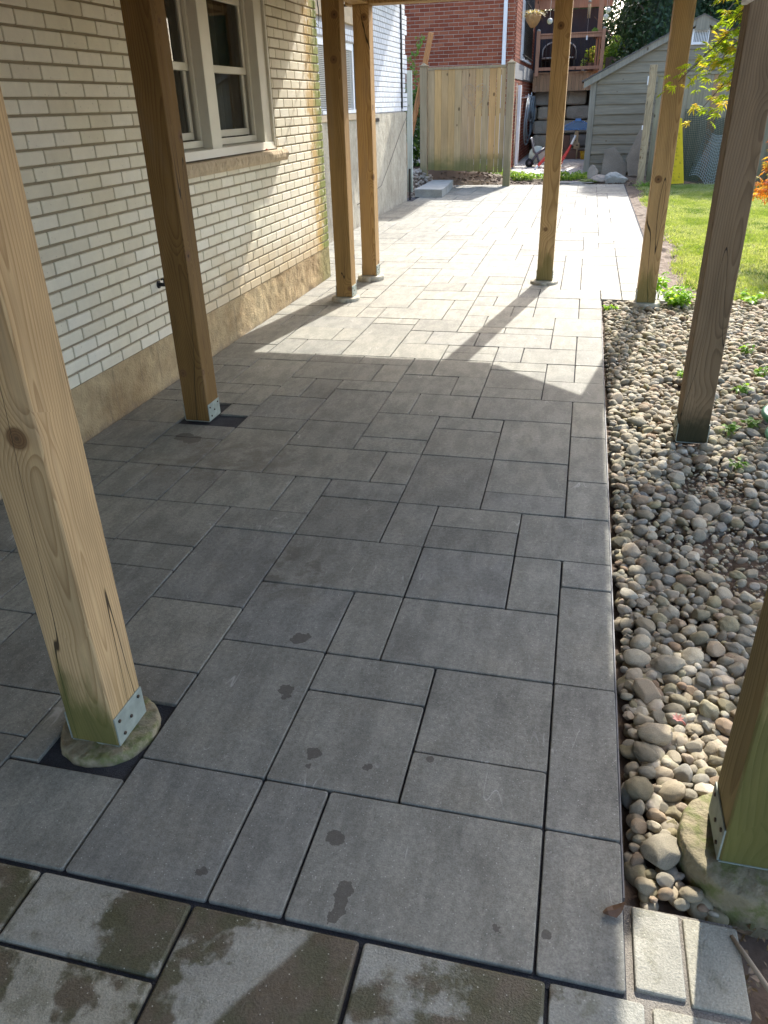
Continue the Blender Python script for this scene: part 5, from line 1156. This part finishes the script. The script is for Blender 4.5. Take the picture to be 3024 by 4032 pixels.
for dy in (-.05, .44): mb = MB(); mb.tube([(-.14, dy, .10), (-.14, dy + .04, .10)], .10, 20); wh = mb.obj('wheel', M_black, hr); mb = MB(); mb.tube([(-.14, dy - .006, .10), (-.14, dy + .046, .10)], .04, 12); mb.obj('hub', M_gp, wh)
# ---------------------------------------------------------------- trees and plants
def crown_mesh(n, c, rad, sz, rr, power=.45, spiky=0.0, cone=False, lump=8, droop=0.0):
    """leaf sprays spread through a lumpy volume"""
    mb = MB(); lumps = []
    for _ in range(lump):
        if cone: t = rr.random() ** .8; a = rr.uniform(0, 6.28); r_ = (1 - t) * .75; lumps.append((Vector((math.cos(a) * r_ * rad[0], math.sin(a) * r_ * rad[1], (t * 2 - 1) * rad[2])), (.34 + .3 * (1 - t))))
        else:
            d = Vector((rr.gauss(0, 1), rr.gauss(0, 1), rr.gauss(0, 1))).normalized() * rr.uniform(.35, .75); lumps.append((Vector((d.x * rad[0], d.y * rad[1], d.z * rad[2])), rr.uniform(.35, .55)))
    per = n // len(lumps)
    for (lc, ls) in lumps:
        lt = rr.random()
        for _ in range(per):
            d = Vector((rr.gauss(0, 1), rr.gauss(0, 1), rr.gauss(0, 1))).normalized(); q_ = rr.random() ** power
            p = Vector(c) + lc + Vector((d.x * ls * rad[0], d.y * ls * rad[1], d.z * ls * min(rad[2], rad[0] * 1.4))) * q_
            nn = (d + Vector((rr.gauss(0, .6), rr.gauss(0, .6), rr.gauss(0, .6)))).normalized(); u = nn.orthogonal().normalized(); u = Matrix.Rotation(rr.uniform(0, 6.28), 3, nn) @ u
            if droop: u = (u + Vector((0, 0, -droop))).normalized()
            v = nn.cross(u); s_ = sz * rr.uniform(.5, 1.2); t = min(1, max(0, lt * .5 + rr.random() * .5))
            if spiky: mb.add([p, p + u * s_ * .5 + v * s_ * .28, p + u * s_ * 1.1, p + u * s_ * .5 - v * s_ * .28], [(0, 1, 2, 3)], t)
            else: mb.add([p - u * s_, p + v * s_ * .5, p + u * s_, p - v * s_ * .5], [(0, 1, 2, 3)], t)
    return mb
def trunk(root, h, r, mat, lean=(0, 0), limbs=5, rr=None):
    rr = rr or random.Random(1); mb = MB(); pts = [(lean[0] * t * t * h * .2, lean[1] * t * t * h * .2, h * t) for t in (0, .2, .45, .7, 1)]; mb.tube(pts, [r, r * .8, r * .65, r * .45, r * .2], 10)
    for k in range(limbs):
        t = rr.uniform(.25, .8); a = rr.uniform(0, 6.28); l = h * rr.uniform(.25, .4); b = Vector((lean[0] * t * t * h * .2, lean[1] * t * t * h * .2, h * t)); mb.tube([b, b + Vector((math.cos(a) * l * .5, math.sin(a) * l * .5, l * .35)), b + Vector((math.cos(a) * l, math.sin(a) * l, l * .8))], [r * .4, r * .25, r * .08], 6)
    return mb.obj('trunk', mat, root)
M_bark = rock_mat('bark', [(0, (0.12, 0.09, 0.065)), (1, (0.16, 0.12, 0.09))], 10, 60, .02)
M_cedar = leaf_mat('cedar_foliage', [(0, (0.018, 0.042, 0.018)), (.5, (0.032, 0.068, 0.024)), (1, (0.055, 0.10, 0.032))], .15)
def cedar(x, y, h, r, seed, label):
    t = thing('cedar_tree', label, 'tree', (x, y, 0), 'dark evergreen trees behind the shed'); rr = random.Random(seed); trunk(t, h * .8, .12, M_bark, rr=rr)
    mb = crown_mesh(26000, (0, 0, h * .52), (r, r, h * .5), .115, rr, power=.33, cone=True, lump=60, spiky=1, droop=.35)
    V_, F_ = ico(4); o3 = Vector((seed * 3, 0, 0)); pts_ = []
    for v_ in V_:
        zz = (v_.z + 1) / 2; w_ = (1 - zz) ** .7 * 1.15 if zz > .1 else .95; ln_ = math.hypot(v_.x, v_.y) or 1; k_ = w_ * .62 * r * (1 + .28 * fbm(v_ * 3.2 + o3, 4)); pts_.append((v_.x / ln_ * k_ * min(1, ln_ * 2.5), v_.y / ln_ * k_ * min(1, ln_ * 2.5), h * (.04 + .94 * zz)))
    mb.add(pts_, F_, .1, False); mb.obj('crown', M_cedar, t)
for a in ((1.55, 25.6, 6.8, 1.15, 1, 'dark evergreen tree right of the neighbour\'s deck, behind the shed\'s low roof end'), (1.9, 24.2, 7.2, 1.5, 2, 'dark evergreen tree directly behind the middle of the shed roof'), (3.6, 24.0, 7.4, 1.6, 3, 'dark evergreen tree behind the shed gable'), (5.6, 24.4, 7.0, 1.6, 4, 'dark evergreen tree behind the far right of the shed'),
          (-.6, 30.5, 6.3, 1.9, 5, 'dark evergreen tree seen through the neighbour\'s pergola, right of the hanging basket'), (1.6, 29.8, 6.6, 2.2, 6, 'tall dark evergreen tree farthest back, above the shed ridge'), (-2.6, 31, 6.3, 2.0, 7, 'dark evergreen tree farthest back behind the red brick house'), (3.9, 29.5, 6.6, 2.2, 8, 'tall dark evergreen tree farthest back, at the upper right')): cedar(*a)
t = thing('leafy_bush', 'bright green leafy bush between the neighbour\'s deck and the dark evergreens', 'bush', (.42, 25.9, 0)); rr = random.Random(8); trunk(t, 2.6, .05, M_bark, rr=rr, limbs=7); crown_mesh(2600, (0, 0, 2.5), (.45, .45, .75), .055, rr, lump=12).obj('crown', leaf_mat('bush_leaf', [(0, (0.10, 0.20, 0.03)), (.6, (0.20, 0.32, 0.05)), (1, (0.32, 0.42, 0.10))], .45), t)
mb = MB()
for k in range(14): mb.box(.24 + k * .1, .335 + k * .1, 25.2, 25.22, 0, 2.5 + .02 * (k % 2), rr.random(), .002)
tag(mb.obj('dark_fence', board_mat('dark_fence_board', [(0, (0.09, 0.06, 0.045)), (1, (0.12, 0.085, 0.06))])), 'dark brown board fence in the shade behind the shed roof', 'fence')
# ivy behind the fence
M_ivy = leaf_mat('ivy_leaf', [(0, (0.03, 0.07, 0.018)), (.5, (0.055, 0.12, 0.025)), (1, (0.16, 0.26, 0.05))], .35)
t = thing('ivy_bush', 'dark leafy shrub in the gap between the white house and the board fence', 'bush', (-3.9, 17.9, 0)); rr = random.Random(18); trunk(t, 1.5, .04, M_bark, rr=rr, limbs=6)
mb = MB(); clumpleaf(mb, (0, 0, .95), (.95, .55, .95), 3000, .06, rr, flat=.8); mb.obj('foliage', M_ivy, t)
mb = MB()
for k in range(9): z = 1.7 + k * .12; clumpleaf(mb, (.28 + .10 * math.sin(k), -.1, z), (.12, .08, .07), 12, .05, rr)
mb.tube([(.1, 0, 1.2), (.28, -.1, 1.8), (.25, -.1, 2.3), (.42, -.1, 2.75)], .006, 5, .3); mb.obj('vine', leaf_mat('vine_leaf', [(0, (0.10, 0.22, 0.04)), (1, (0.22, 0.30, 0.09))], .45), t)
# ground cover at the far edge
M_gc = leaf_mat('ground_cover_leaf', [(0, (0.08, 0.18, 0.03)), (.5, (0.20, 0.32, 0.05)), (1, (0.40, 0.46, 0.10))], .45)
mb = MB(); rr = random.Random(44)
for _ in range(150):
    x = rr.uniform(-2.3, .1); y = 17.65 + rr.random() ** 1.5 * .75
    if -.95 < x < -.35 and rr.random() < .3: continue
    clumpleaf(mb, (x, y, bank(x, y) + .05 + rr.random() * .05), (.09, .09, .05), 30, .028, rr, flat=1.4)
tag(mb.obj('ground_cover', M_gc), 'low sunlit green ground cover along the bottom of the fence and the neighbour\'s patio edge', 'ground cover', kind='stuff')
def weed(x, y, z, h, r, n, sz, seed, name, label, mat, grp=None, up=1.0, cat='weed'):
    rr = random.Random(seed); mb = MB()
    for k in range(max(3, n // 9)):
        a = rr.uniform(0, 6.28); e = Vector((math.cos(a) * r * rr.uniform(.3, 1), math.sin(a) * r * rr.uniform(.3, 1), h * rr.uniform(.5, 1))); mb.tube([(0, 0, -.02), e * .5 + Vector((0, 0, h * .12)), e], [.0022, .0018, .001], 4, .2)
        for j in range(9):
            f = rr.uniform(.35, 1.05); p = e * f; nn = Vector((rr.gauss(0, .5), rr.gauss(0, .5), up)).normalized(); u = Matrix.Rotation(rr.uniform(0, 6.28), 3, nn) @ nn.orthogonal().normalized(); v = nn.cross(u); s_ = sz * rr.uniform(.6, 1.3); t = rr.random()
            mb.add([p, p + u * s_ * .5 + v * s_ * .32, p + u * s_ - Vector((0, 0, s_ * .15)), p + u * s_ * .5 - v * s_ * .32], [(0, 1, 2, 3)], t)
    o = mb.obj(name, mat); o.location = (x, y, z); return tag(o, label, cat, grp)
M_weed = leaf_mat('weed_leaf', [(0, (0.14, 0.30, 0.03)), (.5, (0.26, 0.44, 0.05)), (1, (0.40, 0.52, 0.09))], .5)
M_weed2 = leaf_mat('sprig_leaf', [(0, (0.09, 0.20, 0.035)), (1, (0.24, 0.36, 0.08))], .45)
weed(.80, 6.62, -.02, .16, .15, 420, .045, 1, 'green_weed', 'large bright green weed growing at the foot of the far post by the stone bed', M_weed)
weed(.68, 6.86, -.0, .26, .05, 60, .05, 11, 'tall_sprig', 'tall thin sprig of leaves standing up behind the large bright weed', M_weed, cat='sprig')
weed(.285, 6.45, -.01, .05, .05, 60, .03, 2, 'small_weed', 'tiny bright weed in the far left corner of the stone bed', M_weed)
weed(.66, 4.78, -.01, .04, .045, 45, .026, 3, 'small_weed', 'small bright weed among sunlit pebbles left of the weathered post', M_weed)
for k, (x, y, lab) in enumerate([(1.12, 5.30, 'trailing weed in the stone bed farthest from the weathered post'), (.98, 4.50, 'pair of dark green leaves on the stones right of the weathered post, nearest to it'), (1.12, 4.85, 'pale veined weed between the two darker ones right of the weathered post'), (.93, 3.98, 'small bright two leaved sprout near the green hose'), (.81, 3.86, 'pale jagged leaved weed just behind the foot of the weathered post'), (.78, 3.42, 'tiny pale seedling in front of the weathered post')]):
    weed(x, y, .0, .05, .05 if k < 4 else .035, 40 if k < 5 else 18, .036 if k != 5 else .025, 20 + k, 'small_weed', lab, M_weed2)
weed(1.42, 6.85, .0, .06, .18, 80, .05, 31, 'small_weed', 'sunlit yellow green weed at the lawn edge right of the weathered post', M_weed)
mb = MB(); rr = random.Random(6)
t = thing('grass_tuft', 'tuft of long strap leaves at the foot of the end post of the right fence', 'grass tuft', (1.12, 16.6, -.02)); spray(mb, (0, 0, 0), 60, .42, .022, rr, up=.8, curl=.6); mb.obj('leaves', M_weed2, t)
# japanese maple: palmate leaves on drooping twigs
def palm(mb, p, u, nn, s_, t, lobes=7):
    v = nn.cross(u); c_ = p; vs = [c_]; m = lobes
    for k in range(m):
        a = (k - (m - 1) / 2) * .62; l = s_ * (1 - .09 * abs(k - (m - 1) / 2) ** 1.5)
        d = u * math.cos(a) + v * math.sin(a)
        vs += [c_ + (u * math.cos(a - .31) + v * math.sin(a - .31)) * s_ * .30, c_ + (u * math.cos(a - .12) + v * math.sin(a - .12)) * l * .62 - nn * l * .05, c_ + d * l - nn * l * .28, c_ + (u * math.cos(a + .12) + v * math.sin(a + .12)) * l * .62 - nn * l * .05]
    vs.append(c_ + (u * math.cos(m * .31) + v * math.sin(m * .31)) * s_ * .3)
    fs = []
    for k in range(m): b = 1 + k * 4; nx = b + 4 if k < m - 1 else len(vs) - 1; fs += [(0, b, b + 1, b + 2), (0, b + 2, b + 3, nx)]
    mb.add(vs, fs, t)
def maple(root, tips, starts, lsz, rr, per=26, spreadr=.10, fmin=.3):
    bm_ = MB(); lf = MB()
    for s0, tip in zip(starts, tips):
        s0 = Vector(s0); tip = Vector(tip); L = (tip - s0).length; pts = [s0 + (tip - s0) * f + Vector((rr.uniform(-.03, .03), rr.uniform(-.03, .03), .10 * L * math.sin(f * PI))) for f in (0, .25, .5, .75, 1)]; pts[0] = s0
        bm_.tube(pts, [.009, .006, .0045, .003, .0016], 6)
        for _ in range(per):
            f = rr.uniform(fmin, 1.02); i = min(3, int(f * 4)); p = pts[i].lerp(pts[i + 1], min(1.0, f * 4 - i)); p = p + Vector((rr.uniform(-1, 1), rr.uniform(-1, 1), rr.uniform(-.9, .35))) * spreadr
            out = (p - s0); out.z *= .3; out = out.normalized() if out.length > 0 else Vector((1, 0, 0)); nn = Vector((rr.gauss(0, .45), rr.gauss(0, .45) - .25, 1)).normalized(); u = (out + Vector((rr.gauss(0, .6), rr.gauss(0, .6), rr.gauss(-.35, .3)))); u = (u - nn * u.dot(nn)).normalized(); palm(lf, p, u, nn, lsz * rr.uniform(.7, 1.2), rr.random())
    return bm_, lf
mt = thing('japanese_maple', 'japanese maple with yellow green star leaves hanging beside the weathered post', 'tree', (1.75, 5.3, 0)); rr = random.Random(52)
loc = Vector((1.75, 5.3, 0)); mb = MB(); mb.tube([(0, 0, -.05), (.03, .02, .6), (-.05, -.02, 1.2), (.0, .03, 1.75)], [.06, .05, .042, .03], 10)
starts = []; tips = []
T_ = [(.44, 5.0, 1.57), (.50, 5.02, 1.62), (.56, 5.0, 1.44), (.60, 4.95, 1.50), (.62, 5.0, 1.62), (.58, 5.05, 1.72), (.70, 4.9, 1.55), (.66, 5.1, 1.76), (.66, 5.0, 1.68), (.68, 5.0, 1.85), (.62, 5.1, 1.93), (.72, 5.1, 1.97), (.78, 4.9, 1.62), (.80, 5.0, 1.78), (.82, 5.1, 1.92)]
for p in T_:
    tips.append(Vector(p) - loc); q_ = Vector((p[0] + rr.uniform(.35, .6), p[1] + rr.uniform(-.1, .2), p[2] + rr.uniform(.25, .5))) - loc; starts.append(q_); mb.tube([(-.05, 0, 1.3 + rr.random() * .4), q_ * .5 + Vector((0, 0, .85)), q_], [.02, .014, .008], 6)
bm1, lf1 = maple(mt, tips, starts, .048, rr, 30, .085, .62)
for k in range(46):
    a = rr.uniform(0, 6.28); z = rr.uniform(2.15, 3.3); r_ = rr.uniform(.35, 1.25); q_ = Vector((math.cos(a) * r_ * .8, math.sin(a) * r_, z)); tips.append(q_); starts.append(q_ * .55 + Vector((0, 0, .9)))
for k in range(44):
    tips.append(Vector((rr.uniform(.72, 1.75), rr.uniform(3.9, 5.7), rr.uniform(2.2, 3.0))) - loc); starts.append(tips[-1] * .55 + Vector((0, 0, .9)))  # more unseen twigs overhead, added to shade the stones
for k in range(96):
    z_ = rr.uniform(2.2, 3.0); xs_, ys_ = (rr.uniform(.40, 1.15), rr.uniform(1.65, 3.2)) if k % 3 else (rr.uniform(.85, 1.6), rr.uniform(2.9, 4.7))
    tips.append(Vector((xs_ + .2 * z_, ys_ + 1.18 * z_, z_)) - loc); starts.append(tips[-1] * .6 + Vector((0, 0, 1.0)))  # unseen upper twigs, aimed so their leaves dapple the stone bed
kp = [i for i in range(len(T_), len(tips)) if (tips[i].y + 5.3) - 1.18 * tips[i].z > 1.75 or (tips[i].x + 1.75) - .2 * tips[i].z > 1.0]  # drops twigs that would shade the sunlit strip at the near end
tips = tips[:len(T_)] + [tips[i] for i in kp]; starts = starts[:len(T_)] + [starts[i] for i in kp]
bm2, lf2 = maple(mt, tips[len(T_):], starts[len(T_):], .055, rr, 60, .20)
for k in range(12): q_ = starts[len(T_) + k * 3]; mb.tube([(0, .03, 1.6), q_ * .6 + Vector((0, 0, .5)), q_], [.025, .014, .008], 6)
mb.obj('trunk', M_bark, mt); bm1.add(bm2.v, bm2.f, .5, True); bm1.obj('twigs', M_bark, mt)
lf1.v, lf1.f = lf1.v + lf2.v, lf1.f + [tuple(i + len(lf1.v) for i in f) for f in lf2.f]; lf1.t += lf2.t; lf1.smooth += lf2.smooth; lf1.mi += lf2.mi
lf1.obj('leaves', leaf_mat('maple_leaf', [(0, (0.20, 0.30, 0.03)), (.4, (0.34, 0.43, 0.04)), (.8, (0.52, 0.56, 0.07)), (.93, (0.58, 0.44, 0.08)), (1, (0.58, 0.30, 0.07))], .62), mt)
ot = thing('orange_maple', 'low weeping maple with orange leaves at the right edge of the lawn', 'tree', (2.25, 8.9, 0)); rr = random.Random(9); mb = MB(); mb.tube([(0, 0, -.05), (.03, 0, .5), (0, .02, 1.2)], [.05, .04, .03], 8)
tips = []; starts = []
for k in range(60):
    a = rr.uniform(0, 6.28); r_ = rr.uniform(.35, .62); tips.append(Vector((math.cos(a) * r_, math.sin(a) * r_, rr.uniform(.55, 1.35)))); starts.append(Vector((math.cos(a) * r_ * .35, math.sin(a) * r_ * .35, rr.uniform(1.2, 1.6))))
    if k % 4 == 0: mb.tube([(0, .02, 1.0), starts[-1]], [.015, .008], 5)
bmo, lfo = maple(ot, tips, starts, .075, rr, 26, .07); mb.obj('trunk', M_bark, ot); bmo.obj('twigs', M_bark, ot)
lfo.obj('leaves', leaf_mat('orange_leaf', [(0, (0.50, 0.12, 0.03)), (.4, (0.58, 0.22, 0.04)), (.75, (0.60, 0.36, 0.08)), (1, (0.35, 0.33, 0.06))], .5), ot)
# ---------------------------------------------------------------- small things
mb = MB(); pts = []
for k in range(70): a = k / 69 * 2 * PI * 2.0; r_ = .145 + .012 * k / 69; pts.append((1.155 + r_ * math.cos(a), 4.02 + r_ * 1.1 * math.sin(a), .035 + .02 * k / 69))
for k in range(50): a = 1.2 + k / 49 * 2 * PI; pts.append((1.18 + .22 * math.cos(a), 3.70 + .2 * math.sin(a), .06))
mb.tube(pts, .019, 10); tag(mb.obj('green_hose', plain('dark_green_hose', (0.03, 0.19, 0.10), .3, .5)), 'coiled glossy green hose lying on the stones at the right edge', 'hose')
def curl(pts, wd, th, name, mat, label, cat, loc):
    mb = MB(); n = len(pts); vs = []
    for (x, y, z, w_) in pts: vs += [(x, y - w_, z), (x, y, z + .35 * w_), (x, y + w_, z)]
    mb.add(vs, [(3 * i, 3 * i + 3, 3 * i + 4, 3 * i + 1) for i in range(n - 1)] + [(3 * i + 1, 3 * i + 4, 3 * i + 5, 3 * i + 2) for i in range(n - 1)], .3); o = mb.obj(name, mat); o.location = loc; return tag(o, label, cat)
o = curl([(-.024, 0, .004, .002), (-.014, 0, .006, .009), (0, 0, .004, .014), (.013, .004, .008, .010), (.024, .01, .016, .002)], 0, 0, 'dead_leaf', leaf_mat('dead_leaf', [(0, (0.12, 0.07, 0.045)), (1, (0.17, 0.11, 0.07))], .2), 'small curled brown leaf lying on the edge slab near the bottom right', 'leaf', (.192, 1.078, .004)); o.rotation_euler = (0, 0, .3)
M_rl = leaf_mat('red_leaf', [(0, (0.35, 0.035, 0.015)), (1, (0.40, 0.05, 0.02))], .2)
o = curl([(-.02, 0, .003, .001), (-.008, 0, .006, .006), (.006, 0, .002, .006), (.02, .002, .004, .001)], 0, 0, 'red_leaf', M_rl, 'thin red leaf on the middle of the stone window sill', 'leaf', (-2.385, 5.22, 1.215)); o.rotation_euler = (0, 0, 1.2)
o = curl([(-.016, 0, .003, .002), (-.004, 0, .010, .010), (.008, 0, .008, .009), (.018, .002, .004, .002)], 0, 0, 'red_leaf', M_rl, 'curled red leaf at the far end of the stone window sill', 'leaf', (-2.40, 6.06, 1.216)); o.rotation_euler = (0, 0, 1.5)
mb = MB(); rr = random.Random(2)
for k in range(7): a = k * .9; d_ = Vector((math.cos(a), math.sin(a), .35)); u = d_.cross(Vector((0, 0, 1))).normalized() * .007; mb.add([Vector((0, 0, 0)), d_ * .016 + u, d_ * .03, d_ * .016 - u], [(0, 1, 2, 3)], rr.random())
mb.tube([(0, 0, 0), (.02, -.012, .004), (.032, -.03, .002)], [.003, .003, .005], 6); o = mb.obj('fallen_flower', leaf_mat('pink_petal', [(0, (0.42, 0.10, 0.12)), (1, (0.50, 0.24, 0.22))], .4)); o.scale = (.55, .6, .8); o.location = (.365, 1.66, .035); tag(o, 'fallen pink flower on the stones left of the mossy post', 'flower')
mb = MB(); mb.tube([(.425, 1.09, -.012), (.45, 1.04, -.008), (.475, .99, -.006), (.51, .94, -.01), (.56, .86, -.012)], [.004, .005, .0055, .006, .006], 8); tag(mb.obj('dry_stick', plain('stick_wood', (0.30, 0.24, 0.17), .9)), 'pale dry stick on the dark soil at the bottom right corner', 'stick')
M_lit = leaf_mat('leaf_litter', [(0, (0.14, 0.10, 0.06)), (.6, (0.22, 0.15, 0.09)), (1, (0.30, 0.22, 0.13))], .2); mb = MB(); rr = random.Random(14)
for _ in range(260): clumpleaf(mb, (rr.uniform(.42, .75), rr.uniform(.75, 1.14), -.03), (.01, .01, .006), 1, rr.uniform(.004, .016), rr, flat=2)
for _ in range(300): x_ = rr.uniform(.26, 1.7); clumpleaf(mb, (x_, rr.uniform(1.2, 6.6), rr.uniform(-.015, .02)), (.01, .01, .006), 1, rr.uniform(.004, .012), rr, flat=2)
tag(mb.obj('leaf_litter', M_lit), 'crumbs of dead leaves scattered on the dark soil at the bottom right and among the stones', 'leaf litter', kind='stuff')
